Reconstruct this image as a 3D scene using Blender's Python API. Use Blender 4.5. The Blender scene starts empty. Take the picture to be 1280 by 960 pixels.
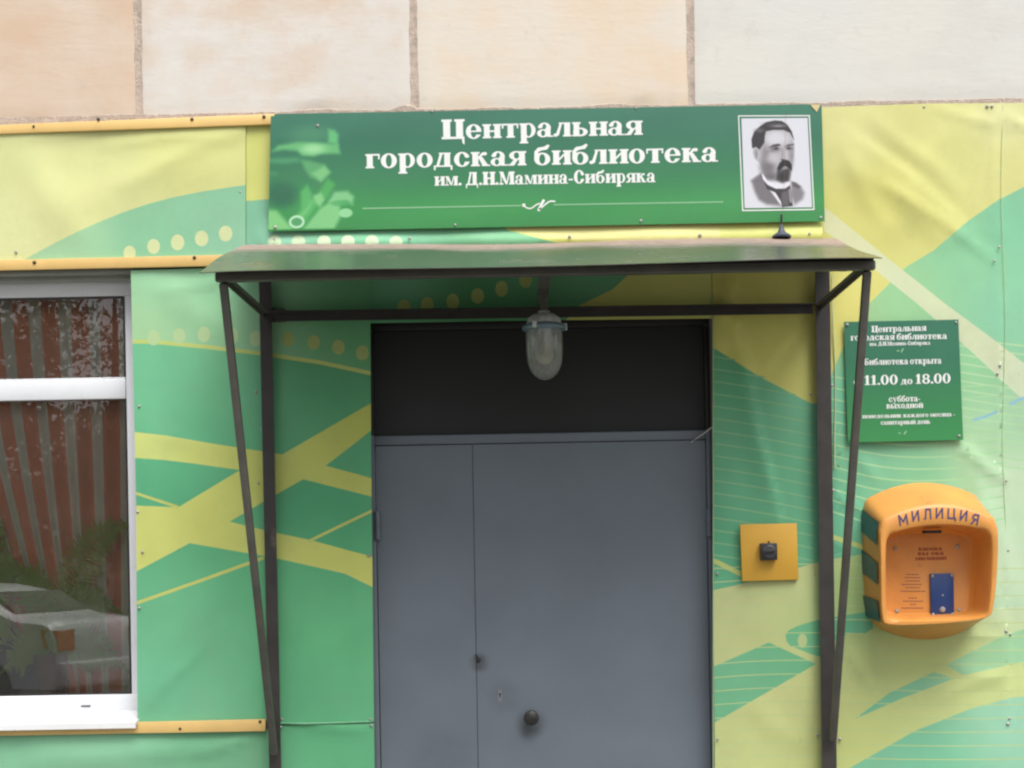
import bpy, bmesh, math, random
import numpy as np
from mathutils import Vector, Matrix
from mathutils.geometry import delaunay_2d_cdt

random.seed(7)
rng = np.random.default_rng(7)
scene = bpy.context.scene
C = scene.collection

# ------------------------------------------------------------------ camera
ROLL = math.radians(1.05)
CAM = Vector((0.0, -6.0, 1.56))
FPX, CX, CY = 1920.0, 653.0, 716.0          # focal length and principal point in 1280-px units
cam = bpy.data.objects.new('camera', bpy.data.cameras.new('camera'))
C.objects.link(cam)
cam.data.sensor_width = 36
cam.data.lens = 36 * FPX / 1280
cam.data.shift_x = (640 - CX) / 1280
cam.data.shift_y = (CY - 480) / 1280
cam.data.clip_start = 0.05
cam.data.clip_end = 2000
cam.location = CAM
cam.rotation_euler = (Matrix.Rotation(math.radians(90), 4, 'X') @ Matrix.Rotation(-ROLL, 4, 'Z')).to_euler()
scene.camera = cam
scene.cycles.use_denoising = True
scene.cycles.filter_width = 2.3
scene.cycles.max_bounces = 8
scene.cycles.transparent_max_bounces = 16

# ------------------------------------------------------------------ light
SUN_EL, SUN_AZ = math.radians(60), math.radians(155)   # azimuth measured from +Y clockwise
w = bpy.data.worlds.new('World'); scene.world = w; w.use_nodes = True
nt = w.node_tree
bg = nt.nodes['Background']
sky = nt.nodes.new('ShaderNodeTexSky'); sky.sky_type = 'NISHITA'; sky.sun_disc = False
sky.sun_elevation = SUN_EL; sky.sun_rotation = SUN_AZ
sky.air_density = 1.0; sky.dust_density = 4.0; sky.ozone_density = 1.0
hs = nt.nodes.new('ShaderNodeHueSaturation'); hs.inputs['Saturation'].default_value = 0.22
nt.links.new(sky.outputs[0], hs.inputs['Color']); nt.links.new(hs.outputs[0], bg.inputs['Color'])
bg.inputs['Strength'].default_value = 0.078
sd = bpy.data.lights.new('sun', 'SUN'); sd.energy = 1.5; sd.angle = math.radians(42); sd.color = (1, .965, .92)
sun = bpy.data.objects.new('sun', sd); C.objects.link(sun)
sdir = Vector((math.sin(SUN_AZ) * math.cos(SUN_EL), math.cos(SUN_AZ) * math.cos(SUN_EL), math.sin(SUN_EL)))
sun.rotation_euler = sdir.to_track_quat('Z', 'Y').to_euler()
scene.view_settings.view_transform = 'Standard'
scene.view_settings.look = 'None'
scene.view_settings.exposure = 1.14
scene.view_settings.gamma = 1.0
KILL = 1.25      # photographed brightness of a fully lit surface divided by its base colour

# ------------------------------------------------------------------ helpers
_c, _s = math.cos(ROLL), math.sin(ROLL)
def W(px, py, d=0.0):
    """photo pixel -> world point on the vertical plane d metres in front of the wall"""
    dx, dy = px - CX, CY - py
    u, v = dx * _c - dy * (-_s), -dx * _s + dy * _c
    k = (6.0 - d) / FPX
    return Vector((u * k, -d, 1.56 + v * k))
def Wn(P, d):
    dx, dy = P[:, 0] - CX, CY - P[:, 1]
    k = (6.0 - d) / FPX
    return np.stack([(dx * _c + dy * _s) * k, -d * np.ones(len(P)), 1.56 + (-dx * _s + dy * _c) * k], 1)
def lin(c):
    return np.where(np.asarray(c) / 255.0 <= 0.04045, np.asarray(c) / 255.0 / 12.92, ((np.asarray(c) / 255.0 + .055) / 1.055) ** 2.4)
def alb(c):
    return np.clip(lin(np.asarray(c, float)) / KILL, 0.004, 0.85)
def alb4(c):
    return tuple(alb(c)) + (1.0,)

def link(name, me, parent=None, mat=None):
    o = bpy.data.objects.new(name, me); C.objects.link(o)
    if parent is not None: o.parent = parent
    if mat is not None:
        if len(me.materials) == 0: me.materials.append(mat)
    return o
def empty(name, loc=(0, 0, 0)):
    o = bpy.data.objects.new(name, None); C.objects.link(o); o.location = loc
    o.empty_display_size = 0.1
    return o
def tag(o, label=None, cat=None, group=None, kind=None):
    if label: o['label'] = label
    if cat: o['category'] = cat
    if group: o['group'] = group
    if kind: o['kind'] = kind
    return o
def adopt(root):
    """children were built in world coordinates: keep them in place under a moved empty"""
    for ch in root.children:
        ch.matrix_parent_inverse = Matrix.Translation(-root.location)

def shade_smooth(o, ang=None):
    for p in o.data.polygons: p.use_smooth = True
    if ang is not None:
        try: o.data.set_sharp_from_angle(angle=math.radians(ang))
        except Exception: pass

def from_bm(name, bm, mat, parent=None, smooth=None):
    me = bpy.data.meshes.new(name); bm.normal_update(); bm.to_mesh(me); bm.free()
    o = link(name, me, parent, mat)
    if smooth is not None: shade_smooth(o, smooth)
    return o
def prism(bm, pts, back, bev=0.0):
    """pts: front-face corners (3D, any order); back: vector to the rear face"""
    a = [bm.verts.new(p) for p in pts]; b = [bm.verts.new(Vector(p) + Vector(back)) for p in pts]
    n = len(pts)
    fs = [bm.faces.new(a), bm.faces.new(b[::-1])]
    for i in range(n): fs.append(bm.faces.new((a[i], b[i], b[(i + 1) % n], a[(i + 1) % n])))
    bmesh.ops.recalc_face_normals(bm, faces=fs)
    if bev > 0:
        es = list({e for f in fs for e in f.edges})
        bmesh.ops.bevel(bm, geom=es, offset=bev, segments=2, affect='EDGES', profile=0.5)
def box(bm, x0, x1, y0, y1, z0, z1, bev=0.0):
    prism(bm, [(x0, y0, z0), (x1, y0, z0), (x1, y0, z1), (x0, y0, z1)], (0, y1 - y0, 0), bev)
def rect_px(x0, y0, x1, y1, k=0.0183):
    h, wd = y1 - y0, x1 - x0
    return [(x0, y0), (x1, y0 - k * wd), (x1 + k * h, y1 - k * wd), (x0 + k * h, y1)]
def plate_px(bm, pts, d, t, bev=0.0):
    prism(bm, [W(x, y, d) for x, y in pts], (0, t, 0), bev)
def frame_axes(p0, p1, up):
    d = (p1 - p0).normalized(); u = (up - d * up.dot(d)).normalized(); s = d.cross(u)
    return d, u, s
def bar(bm, p0, p1, wd, ht, up=Vector((0, 0, 1)), bev=0.0, off=(0, 0)):
    """rectangular bar from p0 to p1"""
    d, u, s = frame_axes(p0, p1, up)
    o = s * off[0] + u * off[1]
    q = [p0 + o + s * a * wd / 2 + u * b * ht / 2 for a, b in ((-1, -1), (1, -1), (1, 1), (-1, 1))]
    prism(bm, q, p1 - p0, bev)
def angle_iron(bm, p0, p1, a, t, dirA, dirB):
    """L section: legs run from the corner line along dirA and dirB"""
    ax = (p1 - p0).normalized()
    A = (dirA - ax * dirA.dot(ax)).normalized(); B = (dirB - ax * dirB.dot(ax)); B = (B - A * B.dot(A)).normalized()
    q = [p0, p0 + A * a, p0 + A * a + B * t, p0 + A * t + B * t, p0 + A * t + B * a, p0 + B * a]
    prism(bm, q, p1 - p0, 0.0)
def lathe(bm, prof, center, axis='Z', seg=24, cap=True):
    rings = []
    for r, h in prof:
        ring = []
        for i in range(seg):
            a = 2 * math.pi * i / seg
            if axis == 'Z': p = (r * math.cos(a), r * math.sin(a), h)
            else: p = (r * math.cos(a), -h, r * math.sin(a))
            ring.append(bm.verts.new(Vector(p) + Vector(center)))
        rings.append(ring)
    fs = []
    for a, b in zip(rings, rings[1:]):
        for i in range(seg): fs.append(bm.faces.new((a[i], a[(i + 1) % seg], b[(i + 1) % seg], b[i])))
    if cap:
        fs.append(bm.faces.new(rings[0][::-1])); fs.append(bm.faces.new(rings[-1]))
    bmesh.ops.recalc_face_normals(bm, faces=fs)
def tube(bm, pts, r, seg=8):
    pts = [Vector(p) for p in pts]; rings = []
    for i, p in enumerate(pts):
        d = (pts[min(i + 1, len(pts) - 1)] - pts[max(i - 1, 0)]).normalized()
        ref = Vector((0, 1, 0)) if abs(d.y) < .9 else Vector((1, 0, 0))
        u = d.cross(ref).normalized(); v = d.cross(u)
        rr = r[i] if isinstance(r, (list, tuple)) else r
        rings.append([bm.verts.new(p + (u * math.cos(2 * math.pi * k / seg) + v * math.sin(2 * math.pi * k / seg)) * rr) for k in range(seg)])
    fs = []
    for a, b in zip(rings, rings[1:]):
        for k in range(seg): fs.append(bm.faces.new((a[k], a[(k + 1) % seg], b[(k + 1) % seg], b[k])))
    fs.append(bm.faces.new(rings[0][::-1])); fs.append(bm.faces.new(rings[-1]))
    bmesh.ops.recalc_face_normals(bm, faces=fs)

# ------------------------------------------------------------------ materials
def new_mat(name):
    m = bpy.data.materials.new(name); m.use_nodes = True
    n = m.node_tree
    return m, n, n.nodes['Principled BSDF']
def noise(n, scale, detail=6, rough=.6, vec=None, stretch=None):
    t = n.nodes.new('ShaderNodeTexNoise'); t.inputs['Scale'].default_value = scale
    t.inputs['Detail'].default_value = detail; t.inputs['Roughness'].default_value = rough
    g = n.nodes.new('ShaderNodeNewGeometry')
    src = g.outputs['Position']
    if stretch:
        mp = n.nodes.new('ShaderNodeMapping'); mp.inputs['Scale'].default_value = stretch
        n.links.new(src, mp.inputs[0]); src = mp.outputs[0]
    n.links.new(src, t.inputs['Vector'])
    return t
def ramp(n, src, stops):
    r = n.nodes.new('ShaderNodeValToRGB'); n.links.new(src, r.inputs[0])
    el = r.color_ramp.elements
    el[0].position, el[0].color = stops[0]; el[1].position, el[1].color = stops[-1]
    for p, c in stops[1:-1]:
        e = el.new(p); e.color = c
    return r
def mix(n, fac, a, b, mode='MIX'):
    x = n.nodes.new('ShaderNodeMix'); x.data_type = 'RGBA'; x.blend_type = mode
    for inp, v in ((x.inputs[0], fac), (x.inputs[6], a), (x.inputs[7], b)):
        if hasattr(v, 'is_output'): n.links.new(v, inp)
        else: inp.default_value = v
    return x.outputs[2]
def bump(n, src, strength, dist=0.002, bs=None):
    b = n.nodes.new('ShaderNodeBump'); b.inputs['Strength'].default_value = strength; b.inputs['Distance'].default_value = dist
    n.links.new(src, b.inputs['Height'])
    return b
def G(v): return (v, v, v, 1)

def simple(name, col, rough=.5, metal=0.0, var=.12, scale=30, dirt=None, bumpk=.15, spec=None, dist=.001):
    """painted / plain surface with mottling, grime flecks and fine relief"""
    m, n, p = new_mat(name)
    base = alb4(col) if max(col) > 1 else tuple(col) + (1,)
    t = noise(n, scale); r = ramp(n, t.outputs[0], [(.3, G(1 - var)), (.7, G(1 + var * .4))])
    c = mix(n, 1.0, base, r.outputs[0], 'MULTIPLY')
    if dirt:
        t2 = noise(n, dirt[1], 8, .7); r2 = ramp(n, t2.outputs[0], [(dirt[2], G(0)), (dirt[2] + .12, G(1))])
        c = mix(n, r2.outputs[0], c, tuple(alb(dirt[0])) + (1,))
    n.links.new(c, p.inputs['Base Color'])
    rr = ramp(n, t.outputs[0], [(.2, G(max(0, rough - .08))), (.8, G(min(1, rough + .1)))])
    n.links.new(rr.outputs[0], p.inputs['Roughness'])
    p.inputs['Metallic'].default_value = metal
    if spec is not None: p.inputs['Specular IOR Level'].default_value = spec
    t3 = noise(n, scale * 6, 4); b = bump(n, t3.outputs[0], bumpk, dist); n.links.new(b.outputs[0], p.inputs['Normal'])
    return m

def print_mat(name, rough=.45, weave=.25, var=.07, coat=0.0, grime=.0, spec=.5):
    """flat print: colour from the mesh's own colour attribute, plus weave and grime"""
    m, n, p = new_mat(name)
    a = n.nodes.new('ShaderNodeAttribute'); a.attribute_name = 'print'
    t = noise(n, 5, 6, .65); r = ramp(n, t.outputs[0], [(.3, G(1 - var * .8)), (.7, G(1 + var * .3))])
    c = mix(n, 1.0, a.outputs['Color'], r.outputs[0], 'MULTIPLY')
    if grime:
        t2 = noise(n, 3.5, 10, .78); r2 = ramp(n, t2.outputs[0], [(.52, G(0)), (.80, G(grime))])
        c = mix(n, r2.outputs[0], c, alb4((150, 150, 130)))
    n.links.new(c, p.inputs['Base Color'])
    p.inputs['Roughness'].default_value = rough
    p.inputs['Specular IOR Level'].default_value = spec
    p.inputs['Coat Weight'].default_value = coat
    p.inputs['Coat Roughness'].default_value = .15
    if weave:
        g = n.nodes.new('ShaderNodeNewGeometry')
        wv = []
        for ax in ('X', 'Z'):
            q = n.nodes.new('ShaderNodeTexWave'); q.bands_direction = ax; q.inputs['Scale'].default_value = 150
            q.inputs['Distortion'].default_value = .6
            n.links.new(g.outputs['Position'], q.inputs['Vector']); wv.append(q)
        s = mix(n, .5, wv[0].outputs[0], wv[1].outputs[0])
        t3 = noise(n, 12, 5); s2 = mix(n, .6, s, t3.outputs[0])
        b = bump(n, s2, weave, .002); n.links.new(b.outputs[0], p.inputs['Normal'])
    return m

M = {}
M['banner'] = print_mat('banner_vinyl', .52, .22, .08, grime=.22, spec=.35)
M['board'] = print_mat('sign_board', .38, .0, .06, coat=.15, grime=.10)
M['paper'] = print_mat('printed_paper', .5, 0, .03)
M['white_print'] = simple('white_lettering', (250, 252, 250), .5, var=.05)
M['pale_print'] = simple('pale_green_print', (150, 205, 160), .5, var=.05)
M['trim'] = simple('yellow_plastic_strip', (248, 208, 132), .4, var=.08, scale=8, dirt=((170, 130, 80), 14, .66))
M['screw'] = simple('zinc_screw', (190, 190, 185), .4, .25, var=.3, scale=200)
M['rust_screw'] = simple('dark_screw', (95, 85, 75), .6, .3, var=.3, scale=200)
M['iron_shaded'] = simple('brown_iron_shaded', (62, 58, 55), .45, .0, var=.25, scale=14, dirt=((96, 84, 76), 9, .60), bumpk=.35)  # darker copy of the iron, with the canopy's shade put into its colour
M['iron'] = simple('brown_painted_iron', (100, 97, 90), .45, .0, var=.25, scale=14, dirt=((120, 92, 74), 10, .62), bumpk=.35)
M['pvc'] = simple('white_window_plastic', (0.78, .80, .83), .3, var=.05, scale=6, dirt=((190, 190, 180), 9, .68))
M['sill'] = simple('white_sheet_sill', (.80, .81, .82), .35, var=.06, scale=6)
M['door'] = simple('grey_door_paint', (.146, .174, .206), .42, var=.10, scale=3, dirt=((104, 108, 110), 22, .70), bumpk=.12)
M['dark_panel'] = simple('black_panel_and_shade', (.012, .012, .0125), .55, var=.2, scale=5)
M['black_metal'] = simple('black_metal', (60, 58, 56), .35, .3, var=.3, scale=60)
M['orange'] = simple('orange_fibreglass', (236, 163, 80), .42, var=.13, scale=7, dirt=((190, 132, 76), 12, .60), bumpk=.1)
M['stripe'] = simple('dark_teal_paint', (52, 86, 96), .4, var=.12, scale=20)
M['blue'] = simple('blue_panel', (38, 72, 140), .35, var=.15, scale=30)
M['ink_blue'] = simple('dark_blue_letters', (72, 70, 120), .5, var=.15, scale=60)
M['ink_red'] = simple('red_letters', (170, 62, 36), .5, var=.15, scale=60)
M['ink_grey'] = simple('fine_print_ink', (135, 92, 92), .5, var=.15, scale=60)
M['yellow_plate'] = simple('ochre_yellow_plate', (236, 182, 66), .45, var=.08, scale=6)
M['plastic'] = simple('black_plastic', (56, 54, 56), .4, var=.2, scale=40)
M['lamp_body'] = simple('grey_enamel_cast', (226, 228, 224), .5, .1, var=.3, scale=30, dirt=((110, 100, 90), 40, .58))
M['lamp_rim'] = simple('blue_grey_rim', (120, 145, 155), .4, .1, var=.25, scale=30)
M['mortar'] = simple('crumbling_joint_mortar', (232, 212, 196), .95, var=.3, scale=30, bumpk=1.0, dist=.01)
M['backing'] = simple('rough_wall_render', (150, 140, 128), .95, var=.3, scale=10, bumpk=.6)
M['room'] = simple('room_plaster', (.20, .17, .14), .9, var=.1)
M['asphalt'] = simple('asphalt', (.055, .055, .056), .9, var=.35, scale=20, bumpk=.6, dist=.01)
M['pavement'] = simple('concrete_pavement', (.21, .203, .19), .9, var=.3, scale=5, bumpk=.5, dist=.006)
M['kerb'] = simple('kerb_stone', (.34, .33, .31), .9, var=.25, scale=9, bumpk=.5, dist=.006)
M['terracotta'] = simple('flower_pot_clay', (150, 112, 84), .8, var=.2, scale=20)
M['bark'] = simple('tree_bark', (.09, .075, .06), .95, var=.5, scale=12, bumpk=1, dist=.02)
M['car_paint'] = simple('silver_car_paint', (.86, .88, .90), .25, .0, var=.03, scale=4, bumpk=.0)
M['car_glass'] = simple('dark_car_glass', (.02, .024, .028), .08, var=.0)
M['tyre'] = simple('black_rubber', (.02, .02, .02), .8)
M['tail'] = simple('red_lamp_lens', (.85, .02, .012), .15)
M['soil'] = simple('potting_soil', (.05, .035, .025), .95)

def smudges(mat, spots):
    n = mat.node_tree; p = n.nodes['Principled BSDF']; src = p.inputs['Base Color'].links[0].from_socket
    g = n.nodes.new('ShaderNodeNewGeometry'); t = noise(n, 18, 6)
    for c, r, k in spots:
        v = n.nodes.new('ShaderNodeVectorMath'); v.operation = 'DISTANCE'; n.links.new(g.outputs['Position'], v.inputs[0]); v.inputs[1].default_value = c
        mr = n.nodes.new('ShaderNodeMapRange'); mr.interpolation_type = 'SMOOTHSTEP'; mr.inputs[1].default_value = r; mr.inputs[2].default_value = r * .25; mr.inputs[3].default_value = 0; mr.inputs[4].default_value = k
        n.links.new(v.outputs['Value'], mr.inputs[0])
        mu = n.nodes.new('ShaderNodeMath'); mu.operation = 'MULTIPLY'; n.links.new(mr.outputs[0], mu.inputs[0]); n.links.new(t.outputs[0], mu.inputs[1])
        src = mix(n, mu.outputs[0], src, (.03, .03, .032, 1))
    n.links.new(src, p.inputs['Base Color'])
smudges(M['door'], [(W(664, 905, -.055), .075, 1.1), (W(599, 828, -.055), .05, 1.2), (W(630, 870, -.055), .09, .35), (W(760, 1010, -.055), .3, .3), (W(560, 960, -.055), .22, .25)])

def leaf_mat(name, a, b):
    m, n, p = new_mat(name)
    oi = noise(n, 3.0, 3); r = ramp(n, oi.outputs[0], [(.35, tuple(a) + (1,)), (.65, tuple(b) + (1,))])
    n.links.new(r.outputs[0], p.inputs['Base Color']); p.inputs['Roughness'].default_value = .55
    tr = n.nodes.new('ShaderNodeBsdfTranslucent'); n.links.new(r.outputs[0], tr.inputs[0])
    ms = n.nodes.new('ShaderNodeMixShader'); ms.inputs[0].default_value = .45
    n.links.new(p.outputs[0], ms.inputs[1]); n.links.new(tr.outputs[0], ms.inputs[2])
    n.links.new(ms.outputs[0], n.nodes['Material Output'].inputs[0])
    return m
M['leaf'] = leaf_mat('tree_leaves', (.035, .055, .02), (.075, .10, .035))
M['fern'] = leaf_mat('fern_leaves', (.34, .58, .07), (.62, .74, .16))

def glass_mat(name, fres, tint=(1, 1, 1, 1), rough=0.0, haze=0.0):
    m = bpy.data.materials.new(name); m.use_nodes = True; n = m.node_tree
    n.nodes.remove(n.nodes['Principled BSDF'])
    gl = n.nodes.new('ShaderNodeBsdfGlossy'); gl.inputs['Roughness'].default_value = rough
    tr = n.nodes.new('ShaderNodeBsdfTransparent'); tr.inputs[0].default_value = tint
    lw = n.nodes.new('ShaderNodeFresnel'); lw.inputs[0].default_value = fres
    # slight unevenness of the pane
    t = noise(n, 1.6, 2); b = bump(n, t.outputs[0], .02, .02); n.links.new(b.outputs[0], gl.inputs['Normal'])
    ms = n.nodes.new('ShaderNodeMixShader')
    n.links.new(lw.outputs[0], ms.inputs[0]); n.links.new(tr.outputs[0], ms.inputs[1]); n.links.new(gl.outputs[0], ms.inputs[2])
    df = n.nodes.new('ShaderNodeBsdfDiffuse'); df.inputs[0].default_value = (.62, .64, .60, 1)  # pale diffuse mixed into the glass: painted haze on panes, milkiness of the jar
    td = noise(n, 7, 6); rd = ramp(n, td.outputs[0], [(.3, G(haze * .7)), (.7, G(haze * 1.3))])
    m2 = n.nodes.new('ShaderNodeMixShader'); n.links.new(rd.outputs[0], m2.inputs[0]); n.links.new(ms.outputs[0], m2.inputs[1]); n.links.new(df.outputs[0], m2.inputs[2])
    n.links.new(m2.outputs[0], n.nodes['Material Output'].inputs[0])
    return m
M['pane'] = glass_mat('window_glass', 2.25, (.97, .98, .97, 1), 0, .028)
M['lamp_glass'] = glass_mat('lamp_jar_glass', 1.7, (.86, .90, .80, 1), .10, .27)

def slab_mat(name, a, b, cpatch):
    m, n, p = new_mat(name)
    t = noise(n, 1.1, 7, .62, stretch=(1, 1, 1.2)); r = ramp(n, t.outputs[0], [(.42, alb4(a)), (.58, alb4(b))])
    t2 = noise(n, 2.6, 8, .62, stretch=(1, 1, 1.5)); r2 = ramp(n, t2.outputs[0], [(.48, G(0)), (.64, G(.6))])
    c = mix(n, r2.outputs[0], r.outputs[0], alb4(cpatch))
    t4 = noise(n, 13, 10, .75); r4 = ramp(n, t4.outputs[0], [(.58, G(0)), (.72, G(.32))])
    c = mix(n, r4.outputs[0], c, alb4((196, 186, 174)))
    t5 = noise(n, 38, 5, .65); r5 = ramp(n, t5.outputs[0], [(.68, G(0)), (.76, G(.6))])
    c = mix(n, r5.outputs[0], c, alb4((160, 148, 138)))
    n.links.new(c, p.inputs['Base Color']); p.inputs['Roughness'].default_value = .92
    t3 = noise(n, 22, 10, .7, stretch=(.5, 1, 1.6)); b = bump(n, t3.outputs[0], .28, .005); n.links.new(b.outputs[0], p.inputs['Normal'])
    return m

# ------------------------------------------------------------------ painted sheets (triangulated print)
def pip(P, poly):
    poly = np.asarray(poly, float); x, y = P[:, 0], P[:, 1]; ins = np.zeros(len(P), bool)
    j = len(poly) - 1
    for i in range(len(poly)):
        xi, yi = poly[i]; xj, yj = poly[j]
        if yi != yj:
            c = ((yi > y) != (yj > y)) & (x < (xj - xi) * (y - yi) / (yj - yi) + xi)
            ins ^= c
        j = i
    return ins
def subdiv(poly, step, closed=True):
    out = []; n = len(poly)
    for i in range(n if closed else n - 1):
        a = np.array(poly[i], float); b = np.array(poly[(i + 1) % n], float)
        k = max(1, int(np.ceil(np.linalg.norm(b - a) / step)))
        for t in range(k): out.append(tuple(a + (b - a) * t / k))
    if not closed: out.append(tuple(poly[-1]))
    return out
def smooth_poly(pts, it=2, closed=True):
    for _ in range(it):
        out = []; n = len(pts)
        for i in range(n if closed else n - 1):
            a = np.array(pts[i], float); b = np.array(pts[(i + 1) % n], float)
            out += [tuple(a * .75 + b * .25), tuple(a * .25 + b * .75)]
        if not closed: out = [tuple(pts[0])] + out + [tuple(pts[-1])]
        pts = out
    return pts
def ell(cx, cy, rx, ry, n=18, a0=0, a1=2 * math.pi):
    full = abs(a1 - a0 - 2 * math.pi) < 1e-6
    return [(cx + rx * math.cos(a0 + (a1 - a0) * i / (n if full else n - 1)), cy + ry * math.sin(a0 + (a1 - a0) * i / (n if full else n - 1))) for i in range(n)]
def stroke(pts, wd):
    """open polyline -> list with one polygon of width wd"""
    pts = [np.array(p, float) for p in pts]; L, R = [], []
    for i, p in enumerate(pts):
        d = pts[min(i + 1, len(pts) - 1)] - pts[max(i - 1, 0)]; d /= np.linalg.norm(d) + 1e-9
        nn = np.array([-d[1], d[0]]) * wd / 2
        L.append(tuple(p + nn)); R.append(tuple(p - nn))
    return L + R[::-1]

def sheet(name, outline, layers, d, pitch, mat, parent=None, disp=None, thick=.0015, smooth=True):
    """outline and layers in photo pixels. layers: (polygon, colour | f(P)->Nx3). Painter's order."""
    step = pitch
    verts, edges = [], []
    def add_loop(poly):
        k = len(verts); q = subdiv(poly, step); verts.extend(q)
        edges.extend([(k + i, k + (i + 1) % len(q)) for i in range(len(q))])
    add_loop(outline)
    for poly, _ in layers:
        if poly is not None: add_loop(poly)
    o = np.array(outline); x0, y0 = o.min(0); x1, y1 = o.max(0)
    gx, gy = np.meshgrid(np.arange(x0 + pitch / 2, x1, pitch), np.arange(y0 + pitch / 2, y1, pitch))
    Gp = np.stack([gx.ravel(), gy.ravel()], 1) + rng.uniform(-.15, .15, (gx.size, 2)) * pitch
    Gp = Gp[pip(Gp, outline)]
    verts.extend(map(tuple, Gp))
    r = delaunay_2d_cdt([Vector(v) for v in verts], edges, [], 0, 1e-3, False)
    V = np.array([tuple(v) for v in r[0]]); F = np.array([tuple(f) for f in r[2] if len(f) == 3])
    e1, e2 = V[F[:, 1]] - V[F[:, 0]], V[F[:, 2]] - V[F[:, 0]]; ar = np.abs(e1[:, 0] * e2[:, 1] - e1[:, 1] * e2[:, 0])
    cen = V[F].mean(1); keep = pip(cen, outline) & (ar > .02); F = F[keep]; cen = cen[keep]
    which = np.zeros(len(F), int)
    for i, (poly, _) in enumerate(layers):
        if poly is None: which[:] = i
        else: which[pip(cen, poly)] = i
    used = np.unique(F); remap = -np.ones(len(V), int); remap[used] = np.arange(len(used)); V = V[used]; F = remap[F]
    dd = d + (disp(V) if disp is not None else 0.0)
    P3 = Wn(V, np.zeros(len(V)) + dd)
    # orientation: front faces -Y
    a, b, c = P3[F[:, 0]], P3[F[:, 1]], P3[F[:, 2]]
    ny = np.cross(b - a, c - a)[:, 1]
    F[ny > 0] = F[ny > 0][:, ::-1]
    col = np.zeros((len(F), 3, 3))
    for i, (_, cf) in enumerate(layers):
        s = which == i
        if not s.any(): continue
        PP = V[F[s].ravel()]
        cc = cf(PP) if callable(cf) else np.tile(np.array(cf, float), (len(PP), 1))
        col[s] = alb(cc).reshape(-1, 3, 3)
    me = bpy.data.meshes.new(name); me.from_pydata(P3.tolist(), [], F.tolist()); me.update()
    at = me.color_attributes.new('print', 'FLOAT_COLOR', 'CORNER')
    buf = np.ones((len(F) * 3, 4), np.float32); buf[:, :3] = col.reshape(-1, 3)
    at.data.foreach_set('color', buf.ravel())
    ob = link(name, me, parent, mat)
    if smooth: shade_smooth(ob)
    if thick:
        md = ob.modifiers.new('thickness', 'SOLIDIFY'); md.thickness = thick; md.offset = -1
        es = ob.modifiers.new('edges', 'EDGE_SPLIT'); es.split_angle = math.radians(60)
    return ob

def raster(name, quad, nx, ny, f, d, mat, parent, local):
    """fine printed picture: quad = photo px corners (tl,tr,br,bl); f(local x, local y)->rgb; local=(x0,y0,x1,y1)"""
    u, v = np.meshgrid(np.linspace(0, 1, nx + 1), np.linspace(0, 1, ny + 1))
    tl, tr, br, bl = [np.array(q, float) for q in quad]
    u_, v_ = u.ravel()[:, None], v.ravel()[:, None]
    P = (tl * (1 - u_) + tr * u_) * (1 - v_) + (bl * (1 - u_) + br * u_) * v_
    P3 = Wn(P, np.full(len(P), d))
    i, j = np.meshgrid(np.arange(nx), np.arange(ny)); k = (j * (nx + 1) + i).ravel()
    F = np.stack([k, k + nx + 1, k + nx + 2, k + 1], 1)
    me = bpy.data.meshes.new(name); me.from_pydata(P3.tolist(), [], F.tolist()); me.update()
    lx = local[0] + (local[2] - local[0]) * u_[:, 0]; ly = local[1] + (local[3] - local[1]) * v_[:, 0]
    rgb = alb(f(lx, ly, P))
    at = me.color_attributes.new('print', 'FLOAT_COLOR', 'POINT')
    buf = np.ones((len(P), 4), np.float32); buf[:, :3] = rgb; at.data.foreach_set('color', buf.ravel())
    return link(name, me, parent, mat)
def sdpoly(x, y, poly):
    poly = np.asarray(poly, float); P = np.stack([x, y], 1); dmin = np.full(len(x), 1e9)
    for i in range(len(poly)):
        a = poly[i]; b = poly[(i + 1) % len(poly)]; ab = b - a
        t = np.clip(((P - a) @ ab) / (ab @ ab + 1e-9), 0, 1)
        dmin = np.minimum(dmin, np.linalg.norm(P - a - t[:, None] * ab, axis=1))
    return np.where(pip(P, poly), -dmin, dmin)
def soft(rgb, sd_, col, s, op=1.0):
    m = np.clip(.5 - sd_ / (2 * s), 0, 1)[:, None]; m = m * m * (3 - 2 * m) * op
    return rgb * (1 - m) + np.array(col, float) * m
def sdell(x, y, cx, cy, rx, ry):
    q = np.sqrt(((x - cx) / rx) ** 2 + ((y - cy) / ry) ** 2)
    return (q - 1) * min(rx, ry)

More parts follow.
